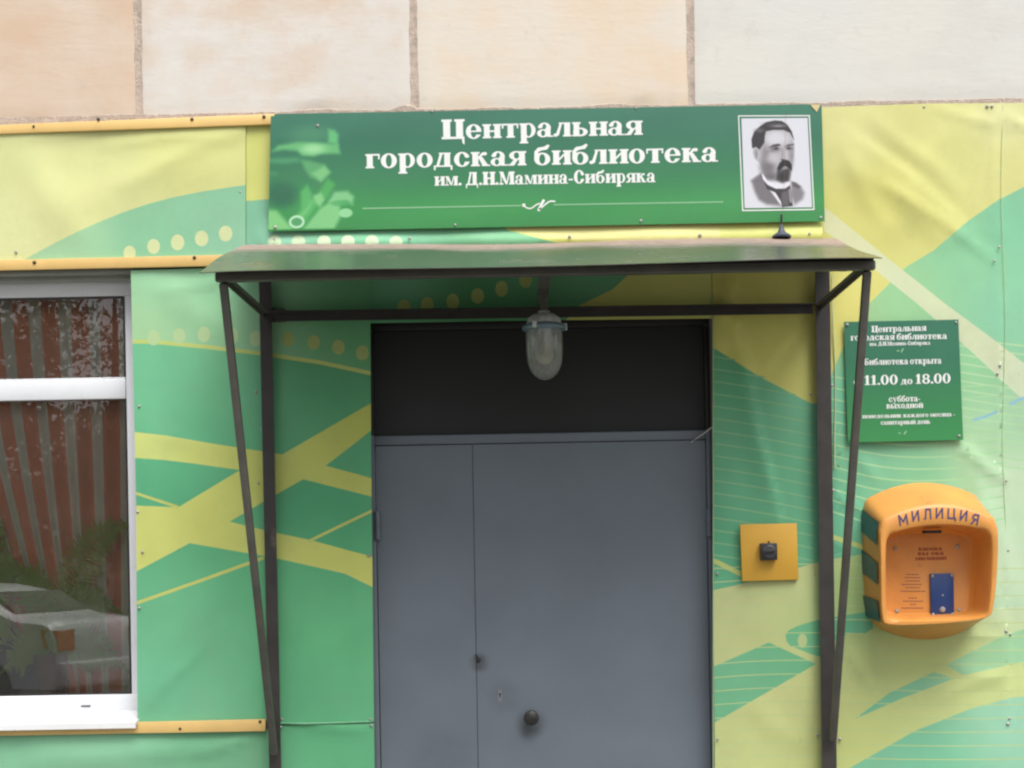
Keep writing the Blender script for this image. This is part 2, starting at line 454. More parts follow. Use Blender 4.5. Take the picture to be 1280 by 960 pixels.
def vgrad(stops, axis=1):
    """colour gradient along px y (or x): stops [(pos,(r,g,b))...]"""
    ps = [s[0] for s in stops]; cs = np.array([s[1] for s in stops], float)
    return lambda P: np.stack([np.interp(P[:, axis], ps, cs[:, k]) for k in range(3)], 1)
def field(pts):
    """inverse-distance blend of colours given at (x,y,(r,g,b))"""
    X = np.array([(p[0], p[1]) for p in pts], float); K = np.array([p[2] for p in pts], float)
    def f(P):
        dd = ((P[:, None, :] - X[None]) ** 2).sum(2) + 900.0
        wt = 1 / dd ** 1.5
        return (wt[:, :, None] * K[None]).sum(1) / wt.sum(1)[:, None]
    return f
def ridges(lst, rough=.0012, seed=0):
    """wrinkles: (x0,y0,x1,y1,width_px,height_m[,one-sided])"""
    ph = np.random.default_rng(seed).uniform(0, 6.28, (14, 3)); ks = np.random.default_rng(seed + 1).normal(0, 1, (14, 2)) / 70
    def f(V):
        z = np.zeros(len(V))
        for kx, p in zip(ks, ph): z += np.sin(V[:, 0] * kx[0] + V[:, 1] * kx[1] + p[0]) * rough / 2
        for r in lst:
            a = np.array(r[:2], float); b = np.array(r[2:4], float); ab = b - a; L = np.linalg.norm(ab)
            t = ((V - a) @ ab) / (L * L); q = np.clip(t, 0, 1)
            n_ = np.array([-ab[1], ab[0]]) / L
            s = (V - a) @ n_ + np.sin(t * 7 + r[0]) * r[4] * .25
            over = np.maximum(np.maximum(-t, t - 1), 0) * L
            amp = r[5] * np.sin(np.pi * np.clip(t * .86 + .07, 0, 1)) ** .7
            prof = np.exp(-(s / r[4]) ** 2)
            if len(r) > 6: prof = np.where(s > 0, np.exp(-(s / (r[4] * 3)) ** 2), np.exp(-(s / (r[4] * .5)) ** 2))
            z += amp * prof * np.exp(-(over / r[4]) ** 2)
        return z
    return f

# ------------------------------------------------------------------ lettering
def glyph(ch, serif=True):
    """list of (+1|-1, polygon) in x-height units, and advance width"""
    s, h, o, t = .34, .12, .08, .11
    G_ = []
    def R(x0, y0, x1, y1, k=1): G_.append((k, [(x0, y0), (x1, y0), (x1, y1), (x0, y1)]))
    def Pp(*p, k=1): G_.append((k, list(p)))
    def E(cx, cy, rx, ry, k=1): G_.append((k, ell(cx, cy, rx, ry, 22)))
    def ring(cx, cy, rx, ry, ix, iy): E(cx, cy, rx, ry); E(cx, cy, ix, iy, -1)
    def stem(x, y0=0., y1=1., top=True, bot=True, wd=s):
        R(x, y0, x + wd, y1)
        if bot: R(x - o, y0, x + wd + o, y0 + h)
        if top: R(x - o, y1 - h, x + wd + o, y1)
    c = ch
    H = 1.38
    if c in 'нН': stem(.1); stem(.72); R(.3, .44, .8, .56); w_ = 1.12
    elif c in 'ий':
        stem(.1); stem(.74); Pp((.3, .12), (.3, .3), (.8, .88), (.8, .70)); w_ = 1.14
        if c == 'й': ring(.56, 1.33, .24, .22, .13, .13); R(.2, 1.33, .95, 1.6, -1)
    elif c == 'п': stem(.1); stem(.72); R(.2, .88, .9, 1); w_ = 1.12
    elif c == 'т': stem(.36, top=False); R(.02, .88, .99, 1); R(.02, .66, .11, .9); R(.90, .66, .99, .9); w_ = 1.02
    elif c == 'г': stem(.1, top=False); R(.02, .88, .84, 1); R(.75, .62, .84, .9); w_ = .86
    elif c == 'р': ring(.55, .5, .42, .52, .17, .42); stem(.1, -.42, 1); w_ = 1.03
    elif c == 'о': ring(.48, .5, .46, .53, .17, .43); w_ = .98
    elif c in 'сС': ring(.48, .5, .46, .53, .17, .43); R(.5, .34, 1.1, .68, -1); E(.76, .72, .13, .12); w_ = .95
    elif c == 'е': ring(.48, .5, .46, .53, .17, .43); R(.5, .28, 1.1, .48, -1); R(.25, .47, .93, .57); w_ = .97
    elif c == 'а':
        ring(.44, .64, .38, .39, .12, .29); R(-.1, .3, .47, .66, -1); E(.19, .73, .13, .12)
        ring(.36, .27, .36, .29, .12, .20); R(.5, .05, .8, .66); R(.6, 0, .95, .1); w_ = .97
    elif c == 'я': ring(.5, .70, .42, .32, .15, .22); Pp((.36, .46), (.6, .46), (.36, 0), (.06, 0)); R(-.02, 0, .36, .1); stem(.64, 0, 1); w_ = 1.04
    elif c == 'ь': ring(.5, .30, .43, .31, .17, .20); stem(.1); w_ = .97
    elif c == 'ы': ring(.5, .30, .43, .31, .17, .20); stem(.1); stem(1.06); w_ = 1.46
    elif c in 'л': Pp((.36, .95), (.50, .95), (.30, .1), (.12, 0), (.1, .1)); E(.1, .12, .12, .12); stem(.62, top=False); R(.3, .9, .98, 1); w_ = 1.05
    elif c in 'дД':
        Pp((.36, .97), (.52, .97), (.30, .08), (.14, .08)); stem(.60, 0, 1, False, False); R(.3, .9, .97, 1); R(.0, 0, 1.06, .11)
        R(.0, -.22, .1, .05); R(.96, -.22, 1.06, .05); w_ = 1.12
    elif c == 'к':
        stem(.1); Pp((.37, .42), (.37, .56), (.66, .96), (.86, .96), (.80, .86)); E(.82, .87, .12, .12)
        Pp((.44, .60), (.66, .66), (1.04, 0), (.70, 0)); R(.64, 0, 1.12, .1); w_ = 1.12
    elif c in 'мМ':
        R(.14, 0, .23, 1); R(.02, 0, .38, h); Pp((.02, 1), (.38, 1), (.74, .02), (.58, .02)); Pp((.60, .02), (.72, .02), (1.0, 1), (.88, 1))
        stem(.96); w_ = 1.38
    elif c == 'б': ring(.49, .42, .46, .45, .17, .35); Pp((.03, .42), (.05, .95), (.25, 1.22), (.6, 1.28), (.82, 1.44), (.93, 1.36), (.78, 1.08), (.45, 1.02), (.28, .92), (.22, .62)); w_ = 1.0
    elif c == 'Б': ring(.55, .30, .43, .31, .16, .20); stem(.1, top=False); R(.02, .9, .88, 1); R(.8, .76, .88, .92); w_ = 1.04
    elif c == 'у': Pp((.06, 1), (.38, 1), (.66, .2), (.52, -.02)); Pp((.84, 1), (.95, 1), (.46, -.4), (.30, -.4), (.42, -.2)); E(.26, -.3, .13, .12); R(-.02, .9, .46, 1); R(.68, .9, 1.05, 1); w_ = 1.05
    elif c == 'х': Pp((.06, 1), (.38, 1), (.98, 0), (.66, 0)); Pp((.80, 1), (.92, 1), (.22, 0), (.10, 0)); R(-.02, .9, .44, 1); R(.66, .9, 1.02, 1); R(0, 0, .36, .1); R(.58, 0, 1.06, .1); w_ = 1.08
    elif c in 'цЦ': stem(.1, bot=False); stem(.72, bot=False); R(.02, 0, 1.1, .12); Pp((.98, .12), (1.12, .12), (1.12, -.3), (1.02, -.2)); w_ = 1.16
    elif c == 'в': ring(.5, .74, .36, .27, .13, .17); ring(.53, .28, .41, .29, .15, .19); stem(.1); w_ = 1.0
    elif c == 'ж':
        stem(.56); Pp((.56, .42), (.56, .58), (.22, .96), (.02, .9)); Pp((.85, .42), (.85, .58), (1.2, .96), (1.4, .9))
        Pp((.50, .6), (.34, .6), (.0, 0), (.30, 0)); Pp((.92, .6), (1.08, .6), (1.42, 0), (1.12, 0)); w_ = 1.46
    elif c == 'э': ring(.46, .5, .46, .53, .17, .43); R(-.1, .34, .42, .66, -1); R(.3, .45, .8, .55); w_ = .95
    elif c == '1': R(.2, 0, .52, H); R(.04, 0, .68, .12); Pp((.2, H), (.2, H - .2), (.02, H - .22), (.02, H - .32), (.3, H - .3)); w_ = .76
    elif c == '0': ring(.5, H / 2, .48, H / 2 + .03, .18, H / 2 - .08); w_ = 1.04
    elif c == '8': ring(.5, H * .73, .43, H * .27, .17, H * .17); ring(.5, H * .27, .48, H * .29, .19, H * .19); w_ = 1.04
    elif c == '.': E(.17, .13, .16, .15); w_ = .36
    elif c == '-': R(.04, .34, .5, .5); w_ = .56
    else: w_ = .5
    return G_, w_
def cdt_union(ops, origin_map, name, mat, parent, d):
    """ops: list of per-glyph [(sign, poly px)], already in photo px"""
    Vs, Fs = [], []; base = 0
    for g in ops:
        verts, edges = [], []
        for _, p in g:
            k = len(verts); verts.extend(p); edges.extend([(k + i, k + (i + 1) % len(p)) for i in range(len(p))])
        if not verts: continue
        r = delaunay_2d_cdt([Vector(v) for v in verts], edges, [], 0, 1e-4, False)
        V = np.array([tuple(v) for v in r[0]]); F = [f for f in r[2] if len(f) == 3]
        F = np.array([tuple(f) for f in F]); cen = V[F].mean(1); cov = np.zeros(len(F), bool)
        for sg, p in g: cov[pip(cen, p)] = sg > 0
        F = F[cov]
        if not len(F): continue
        Vs.append(V); Fs.append(F + base); base += len(V)
    V = np.concatenate(Vs); F = np.concatenate(Fs); P3 = Wn(V, np.full(len(V), d))
    ny = np.cross(P3[F[:, 1]] - P3[F[:, 0]], P3[F[:, 2]] - P3[F[:, 0]])[:, 1]
    F[ny > 0] = F[ny > 0][:, ::-1]
    me = bpy.data.meshes.new(name); me.from_pydata(P3.tolist(), [], F.tolist()); me.update()
    bm = bmesh.new(); bm.from_mesh(me); bmesh.ops.delete(bm, geom=[v for v in bm.verts if not v.link_faces], context='VERTS'); bm.to_mesh(me); bm.free()
    return link(name, me, parent, mat)
def text_line(name, txt, x0, y0, x1, y1, xh, mat, parent, d, cap=1.40, capx=1.22, letter=.02, slant=.0183):
    """baseline from (x0,y0) to (x1,y1) photo px, xh = x-height in px"""
    items = []; X = 0
    for ch in txt:
        up = ch.upper() == ch and ch.isalpha()
        if ch == ' ': X += .42; continue
        G_, w_ = glyph(ch)
        sx, sy = (capx, cap) if up else (1, 1)
        items.append((X, sx, sy, G_)); X += w_ * sx + letter
    L = math.hypot(x1 - x0, y1 - y0); k = L / (X * xh)
    ux, uy = (x1 - x0) / L, (y1 - y0) / L
    ops = []
    for gx, sx, sy, G_ in items:
        g = []
        for sg, p in G_:
            q = []
            for a, b in p:
                aa = (gx + a * sx) * xh * k; bb = b * sy * xh
                q.append((x0 + ux * aa - slant * bb, y0 + uy * aa - bb))
            g.append((sg, q))
        ops.append(g)
    return cdt_union(ops, None, name, mat, parent, d)

# shared small hardware
def screw_mesh(r=.0038, h=.003):
    bm = bmesh.new(); lathe(bm, [(r * 1.5, 0), (r * 1.45, h * .3), (r, h * .5), (r * .8, h), (r * .3, h * 1.15)], (0, 0, 0), 'Y', 10)
    me = bpy.data.meshes.new('screw'); bm.to_mesh(me); bm.free()
    for p in me.polygons: p.use_smooth = True
    return me
SM, SD = screw_mesh(), screw_mesh(.004)
SM.materials.append(M['screw']); SD.materials.append(M['rust_screw'])
def screws(parent, pts, d, dark=False):
    for p in pts:
        o = link('screw', SD if dark else SM, parent)
        o.location = W(p[0], p[1], d + .001)
        s = random.uniform(.85, 1.25); o.scale = (s, s, s)
# ================================================================== SETTING
def struct(o): o['kind'] = 'structure'; return o
bm = bmesh.new(); box(bm, -60, 60, -90, 40, -.3, -.12); struct(from_bm('road', bm, M['asphalt']))
bm = bmesh.new(); box(bm, -40, 40, -8.3, 2.2, -.11, 0.0); struct(from_bm('pavement', bm, M['pavement']))
bm = bmesh.new()
for i in range(40): box(bm, -40 + 2 * i + .005, -38 + 2 * i - .005, -8.48, -8.305, -.14, .012, .01)
struct(from_bm('kerb', bm, M['kerb']))
bm = bmesh.new(); box(bm, -60, 60, -60, -17.5, -.125, -.06); struct(from_bm('lawn', bm, simple('worn_grass', (.06, .085, .03), .95, var=.4, scale=6, bumpk=1, dist=.02)))

# ================================================================== BUILDING
bld = empty('apartment_building', (0, 0, 0))
tag(bld, 'pale concrete panel building with grey steel entrance door and white window', 'building')

# rough wall core with openings for window and door
XL, XR = W(-330, 600).x, W(1600, 600).x
wx0, wx1 = W(-300, 600).x, W(158.5, 620, -.1).x + .072
wz0, wz1 = W(80, 905).z, W(80, 338).z
dx0, dx1 = W(461, 700).x, W(893, 700).x
dz1 = W(680, 398).z
TOP = 6.2
bm = bmesh.new()
box(bm, XL, wx0, -.012, .17, -.1, TOP)
box(bm, wx1 + .002, dx0 - .002, -.012, .17, -.1, TOP)
box(bm, dx1 + .002, XR, -.012, .17, -.1, TOP)
box(bm, wx0 + .001, wx1 + .001, -.012, .17, wz1, TOP)
box(bm, wx0 + .001, wx1 + .001, -.012, .17, -.1, wz0)
box(bm, dx0 - .001, dx1 + .001, -.012, .17, dz1, TOP)
from_bm('wall', bm, M['backing'], bld)

def slab(x0, x1, z0, z1, mat, seed, chips=()):
    """one facade slab: gridded face with broken, slightly wavy edges"""
    r = np.random.default_rng(seed)
    nx, nz = max(8, int((x1 - x0) / .03)), max(8, int((z1 - z0) / .03))
    X = np.linspace(x0, x1, nx + 1); Z = np.linspace(z0, z1, nz + 1)
    def wob(n, amp):
        a = np.cumsum(r.normal(0, 1, n + 1)); a -= np.linspace(a[0], a[-1], n + 1); a = a / (np.abs(a).max() + 1e-6) * amp
        return a * .6 + r.uniform(-amp, amp, n + 1) * .45
    eL, eR, eB = wob(nz, .006), wob(nz, .006), wob(nx, .005)
    V = []
    for j in range(nz + 1):
        for i in range(nx + 1):
            fx, fz = i / nx, j / nz
            x = X[i] + eL[j] * max(0, 1 - i / 2) + eR[j] * max(0, 1 - (nx - i) / 2)
            z = Z[j] + eB[i] * max(0, 1 - j / 2)
            y = -.028
            if i in (0, nx) or j in (0, nz): y = -.025
            for cx_, cz_, cr, cd in chips:
                q = math.hypot((x - cx_) / cr, (z - cz_) / (cr * .5))
                if q < 1: y += cd * (1 - q * q)
            V.append((x, y, z))
    F = []
    W_ = nx + 1
    for j in range(nz):
        for i in range(nx): F.append((j * W_ + i, j * W_ + i + 1, (j + 1) * W_ + i + 1, (j + 1) * W_ + i))
    # edge returns back to the wall core
    per = [i for i in range(W_)] + [j * W_ + nx for j in range(1, nz + 1)] + [nz * W_ + i for i in range(nx - 1, -1, -1)] + [j * W_ for j in range(nz - 1, 0, -1)]
    b = len(V)
    for k in per: V.append((V[k][0], -.008, V[k][2]))
    for k in range(len(per)): F.append((per[k], b + k, b + (k + 1) % len(per), per[(k + 1) % len(per)]))
    me = bpy.data.meshes.new('wall_slab'); me.from_pydata(V, [], F); me.update()
    o = link('wall_slab', me, bld, mat); shade_smooth(o, 40)
    return o
sm = [slab_mat('peach_slab', (226, 200, 176), (232, 214, 196), (226, 196, 168)),
      slab_mat('pale_slab', (228, 204, 180), (232, 226, 218), (238, 236, 232)),
      slab_mat('cream_slab', (240, 220, 196), (238, 228, 214), (234, 230, 222)),
      slab_mat('white_slab', (233, 230, 222), (230, 229, 224), (224, 220, 214))]
jx = [-330, 175, 518, 863, 1600]
zb = W(640, 137).z
for i in range(4):
    a = W(jx[i] + (3.4 if i else 0), 70).x; b = W(jx[i + 1] - (3.4 if i < 3 else 0), 70).x
    slo = 0
    slab(a, b, zb - .005, zb + .62, sm[i], 10 + i,
         chips=[(W(395, 136).x, zb, .05, .012), (W(800, 134).x, zb, .03, .01)] if i in (1, 2) else [(W(1100, 105).x, W(1100, 105).z, .03, .003)] if i == 3 else [])
    for k in range(3):                                    # the rows above, outside the frame
        slab(a, b, zb + .64 + k * .78, zb + .64 + k * .78 + .76, sm[(i + k + 1) % 4], 30 + i * 4 + k)
# joints: raised, uneven mortar between the slabs
for i, x in enumerate(jx[1:4]):
    bm = bmesh.new(); n = 60; r = np.random.default_rng(50 + i)
    xc = W(x, 70).x; vs = []
    for k in range(n + 1):
        z = zb - .03 + 2.9 * k / n; wl = .012 + r.uniform(-.003, .003); wr = .012 + r.uniform(-.003, .003); dpt = -.0245 - r.uniform(0, .005)
        wl += .0035; wr += .0035; vs.append([bm.verts.new((xc - wl, -.0262 - r.uniform(0, .0004), z)), bm.verts.new((xc - wl * .3, -.0245, z)), bm.verts.new((xc + wr * .3, -.0247 + r.uniform(-.001, .001), z)), bm.verts.new((xc + wr, -.0262 - r.uniform(0, .0004), z))])
    for a, b in zip(vs, vs[1:]):
        for q in range(3): bm.faces.new((a[q], a[q + 1], b[q + 1], b[q]))
    from_bm('joint_mortar', bm, M['mortar'], bld)
# mortar smear along the bottom edge of the slabs
bm = bmesh.new(); r = np.random.default_rng(5); prev = None; n = 500
for k in range(n + 1):
    x = XL + (XR - XL) * k / n
    h = .004 + .004 * math.sin(k * .21) * math.sin(k * .057) + r.uniform(0, .004)
    px_ = 653 + x * 320
    if 370 < px_ < 440: h += .016 * math.sin((px_ - 370) / 70 * math.pi)
    if 500 < px_ < 535: h += .03 * math.sin((px_ - 500) / 35 * math.pi)
    if 745 < px_ < 800: h += .012 * math.sin((px_ - 745) / 55 * math.pi)
    cur = [bm.verts.new((x, -.012, zb - .05)), bm.verts.new((x, -.0305, zb - .045)), bm.verts.new((x, -.0300 - r.uniform(0, .002), zb - .006 + h * .6)), bm.verts.new((x, -.012, zb + h))]
    if prev:
        for q in range(3): bm.faces.new((prev[q], cur[q], cur[q + 1], prev[q + 1]))
    prev = cur
from_bm('edge_mortar', bm, M['mortar'], bld)

# room behind the window
rm = bmesh.new()
rx0, rx1, rz0, rz1, ry = wx0 - .6, wx1 + .9, .25, 3.3, 3.6
for q in ([(rx0, .18, rz0), (rx0, ry, rz0), (rx0, ry, rz1), (rx0, .18, rz1)], [(rx1, .18, rz0), (rx1, .18, rz1), (rx1, ry, rz1), (rx1, ry, rz0)],
          [(rx0, ry, rz0), (rx1, ry, rz0), (rx1, ry, rz1), (rx0, ry, rz1)], [(rx0, .18, rz0), (rx1, .18, rz0), (rx1, ry, rz0), (rx0, ry, rz0)],
          [(rx0, .18, rz1), (rx0, ry, rz1), (rx1, ry, rz1), (rx1, .18, rz1)]):
    rm.faces.new([rm.verts.new(p) for p in q])
from_bm('room', rm, M['room'], bld)
bm = bmesh.new(); box(bm, wx0 + .01, wx1 - .01, .172, .46, wz0 - .03, wz0 + .012, .006)
from_bm('inner_window_board', bm, M['pvc'], bld)

# ---- window (thing > part > sub-part)
win = empty('window'); win.parent = bld
FD = -.10                                                  # face of the frame, behind the wall plane
bm = bmesh.new()
fx1 = wx1 - .002; jw = .038
box(bm, wx0 + .002, fx1, -FD, -FD + .07, wz1 - .085, wz1 - .002, .004)       # head
box(bm, wx0 + .002, fx1, -FD, -FD + .07, wz0 + .035, wz0 + .105, .004)      # bottom rail
box(bm, fx1 - .065, fx1, -FD + .001, -FD + .069, wz0 + .104, wz1 - .084, .004)
box(bm, wx0 + .002, wx0 + .042, -FD + .001, -FD + .069, wz0 + .104, wz1 - .084, .004)
mx = W(-95, 600).x
box(bm, mx - .035, mx + .035, -FD + .001, -FD + .069, wz0 + .104, wz1 - .084, .004)
from_bm('frame', bm, M['pvc'], win, 40)
zt0, zt1 = W(80, 500, FD).z, W(80, 475, FD).z
bm = bmesh.new()
for xa, xb in ((wx0 + .043, mx - .036), (mx + .036, fx1 - .066)):
    box(bm, xa, xb, -FD - .006, -FD + .068, zt0, zt1, .006)
    box(bm, xa + .001, xb - .001, -FD + .003, -FD + .06, zt1, zt1 + .008, .002)
from_bm('transom_bar', bm, M['pvc'], win, 40)
for xa, xb in ((wx0 + .04, mx - .03), (mx + .03, fx1 - .063)):
    for za, zc in ((wz0 + .10, zt0 + .01), (zt1 - .01, wz1 - .08)):
        bm = bmesh.new(); bm.faces.new([bm.verts.new(p) for p in ((xa, .115, za), (xb, .115, za), (xb, .115, zc), (xa, .115, zc))])
        from_bm('pane', bm, M['pane'], win)
        g = bmesh.new(); x_, X_, z_, Z_ = xa + .006, xb - .005, za + .005, zc - .005     # rubber gasket
        for a, b, c, e in ((x_, X_, z_, z_ + .006), (x_, X_, Z_ - .006, Z_), (x_, x_ + .005, z_ + .006, Z_ - .006), (X_ - .005, X_, z_ + .006, Z_ - .006)):
            box(g, a, b, .104, .114, c, e)
        from_bm('gasket', g, M['plastic'], win)
# sloping sheet sill with folded front lip and raised end
bm = bmesh.new()
za = wz0 + .040; zf = wz0 + .002 + .006; sx = W(172, 890, .06).x
prism(bm, [(wx0 + .01, -.075, zf), (sx - .004, -.075, zf), (wx1 - .004, .099, za), (wx0 + .01, .099, za)], (0, 0, -.003))
prism(bm, [(wx0 + .01, -.0765, zf), (sx - .004, -.0765, zf), (sx - .004, -.0765, zf - .022), (wx0 + .01, -.0765, zf - .022)], (0, .0012, 0))
prism(bm, [(sx - .003, -.074, zf - .01), (sx - .003, -.074, zf + .004), (wx1 - .003, .095, za + .012), (wx1 - .003, .095, za - .01)], (.0015, 0, 0))
from_bm('sill', bm, M['sill'], win)
bm = bmesh.new(); box(bm, W(92, 873).x, W(104, 873).x, -FD - .004, -FD + .001, wz0 + .058, wz0 + .063)
from_bm('drain_slot_cover', bm, M['plastic'], win)
bm = bmesh.new(); box(bm, wx0 + .002, wx1 - .002, -.008, .099, wz1 - .014, wz1 - .001, .002); box(bm, wx0 + .003, wx1 - .002, .05, .099, wz1 - .03, wz1 - .015, .002)
from_bm('lintel_cover', bm, simple('grey_lintel_board', (172, 176, 166), .6, var=.12, scale=9), win)

# ---- steel door
door = empty('door'); door.parent = bld
DD = -.055
lz = W(680, 553, DD).z                                     # top of the leaves
gx = W(594, 750, DD).x                                     # gap between the leaves
ex0, ex1 = dx0 + .020, dx1 - .014
bm = bmesh.new()
box(bm, dx0, dx0 + .026, -DD - .012, .2, 0, dz1, .003)
box(bm, dx1 - .018, dx1, -DD - .012, .2, 0, dz1, .003)
box(bm, dx0 + .027, dx1 - .019, -DD - .010, .2, lz, lz + .036, .003)
from_bm('door_frame', bm, M['door'], door, 40)
bm = bmesh.new()
box(bm, dx0 + .001, dx1 - .001, -DD - .0135, .2, dz1 - .03, dz1 - .001, .003)
box(bm, dx0 + .001, dx0 + .0275, -DD - .0135, .19, lz + .037, dz1 - .031, .003)
box(bm, dx1 - .0195, dx1 - .001, -DD - .0135, .19, lz + .037, dz1 - .031, .003)
from_bm('transom_frame_shade', bm, M['dark_panel'], door, 40)  # near-black cover on the upper frame, canopy shade put into its colour
def leaf(x0, x1):
    # pressed sheet leaf with very slight waviness
    nx, nz = 24, 48; V = []; F = []
    r = np.random.default_rng(int(abs(x0) * 1000)); ph = r.uniform(0, 6, 6)
    for j in range(nz + 1):
        for i in range(nx + 1):
            u, v = i / nx, j / nz; x = x0 + (x1 - x0) * u; z = .02 + (lz - .004 - .02) * v
            e = min(u, 1 - u, v * 2, (1 - v) * 2); a = min(1, e * 12)
            y = -DD - .002 + a * (.0010 * math.sin(x * 7 + ph[0] + z * 2) + .0008 * math.sin(z * 5 + ph[1]) + .0005 * math.sin(x * 15 + z * 11 + ph[2]))
            V.append((x, y, z))
    W_ = nx + 1
    for j in range(nz):
        for i in range(nx): F.append((j * W_ + i, j * W_ + i + 1, (j + 1) * W_ + i + 1, (j + 1) * W_ + i))
    per = [i for i in range(W_)] + [j * W_ + nx for j in range(1, nz + 1)] + [nz * W_ + i for i in range(nx - 1, -1, -1)] + [j * W_ for j in range(nz - 1, 0, -1)]
    b = len(V)
    for k in per: V.append((V[k][0], V[k][1] + .04, V[k][2]))
    for k in range(len(per)): F.append((per[k], b + k, b + (k + 1) % len(per), per[(k + 1) % len(per)]))
    me = bpy.data.meshes.new('door_leaf'); me.from_pydata(V, [], F); me.update()
    o = link('door_leaf', me, door, M['door']); shade_smooth(o, 40); return o
l1 = leaf(dx0 + .030, gx - .0014); l2 = leaf(gx + .0014, dx1 - .022)
bm = bmesh.new(); box(bm, gx - .022, gx + .022, .064, .08, .02, lz - .01); from_bm('door_rebate', bm, M['door'], door)
kp = W(664, 896, DD); bm = bmesh.new()
lathe(bm, [(.022, 0), (.022, .004), (.012, .007), (.010, .028), (.024, .036), (.030, .046), (.027, .058), (.014, .064), (.004, .065)], (kp.x, kp.y - .0, kp.z), 'Y', 24)
from_bm('door_knob', bm, M['black_metal'], door, 40)
kp = W(598, 825, DD); bm = bmesh.new()
lathe(bm, [(.009, 0), (.009, .006), (.006, .012), (.002, .013)], (kp.x, kp.y, kp.z), 'Y', 12); tube(bm, [kp + Vector((0, -.006, .004)), kp + Vector((-.006, -.012, .018)), kp + Vector((-.012, -.01, .022))], .002, 6)
from_bm('bolt_stub', bm, M['black_metal'], door, 40)
kp = W(625, 869, DD); bm = bmesh.new()
prism(bm, [kp + Vector((a, -.0, b)) for a, b in ((-.008, -.024), (.008, -.024), (.008, .024), (-.008, .024))], (0, -.003, 0), .001)
o = from_bm('lock_plate', bm, simple('grey_lock_plate', (.19, .20, .22), .4), door)
bm = bmesh.new(); lathe(bm, [(.0042, 0), (.0042, .0012)], (kp.x, kp.y - .003, kp.z + .004), 'Y', 12); box(bm, kp.x - .0014, kp.x + .0014, kp.y - .0044, kp.y - .003, kp.z - .008, kp.z + .003)
from_bm('keyhole', bm, M['dark_panel'], o)
for hx, hy in ((472, 657), (887, 653)):
    bm = bmesh.new(); c = W(hx, hy, -DD * 0 - .035)
    lathe(bm, [(.011, -.055), (.012, -.053), (.012, -.003), (.0095, -.002), (.0095, .002), (.012, .003), (.012, .053), (.011, .055)], c, 'Z', 16)
    from_bm('hinge', bm, M['door'], door, 40)
# dark panel above the leaves
bm = bmesh.new(); box(bm, dx0 + .027, dx1 - .019, -DD + .020, -DD + .05, lz + .037, dz1 - .031)
from_bm('transom_panel', bm, M['dark_panel'], door)
bm = bmesh.new(); tube(bm, [W(864, 553, -.03), W(872, 547, 0), W(881, 541, .01), W(890, 534, .03)], .0022, 6)
from_bm('bent_wire', bm, M['lamp_body'], door)

# ================================================================== CURTAIN, PLANTS inside
def curtain():
    nu, nv = 260, 40
    # stripe pattern across, gathers to the lower right
    V, F, K = [], [], []
    red, gry = np.array((252, 158, 118.)), np.array((244, 248, 232.))
    U = np.linspace(0, 1, nu + 1)
    ztop, zbot = wz1 + .05, wz0 + .02
    for j in range(nv + 1):
        v = j / nv
        for u in U:
            xt = W(178 - 328 * (1 - u), 400, -.3).x
            xb = W(178 - 328 * (1 - math.exp(-3.4 * (1 - u))) / 3.4, 860, -.3).x
            q = v ** 1.6
            x = xt * (1 - q) + xb * q
            y = .262 + .012 * math.sin(u * 18 * math.pi + .5) * (1 + .3 * math.sin(v * 3 + u * 9)) + .02 * math.sin(u * 8)
            V.append((x, y, ztop + (zbot - ztop) * v))
    for j in range(nv):
        for i in range(nu):
            a = j * (nu + 1) + i; F.append((a, a + nu + 1, a + nu + 2, a + 1))
            st = (U[i] * 9.0 + .35) % 1.0
            K.append(red if st < .52 else gry)
    me = bpy.data.meshes.new('curtain'); me.from_pydata(V, [], F); me.update()
    at = me.color_attributes.new('print', 'FLOAT_COLOR', 'CORNER'); buf = np.ones((len(F), 4, 4), np.float32)
    buf[:, :, :3] = (lin(np.array(K)) * 1.0)[:, None, :]; at.data.foreach_set('color', buf.ravel())
    o = link('curtain', me, None, print_mat('striped_cloth', .85, .3, .15)); shade_smooth(o)
    return tag(o, 'striped brick red and grey green curtain hanging behind the window', 'curtain')
curtain()

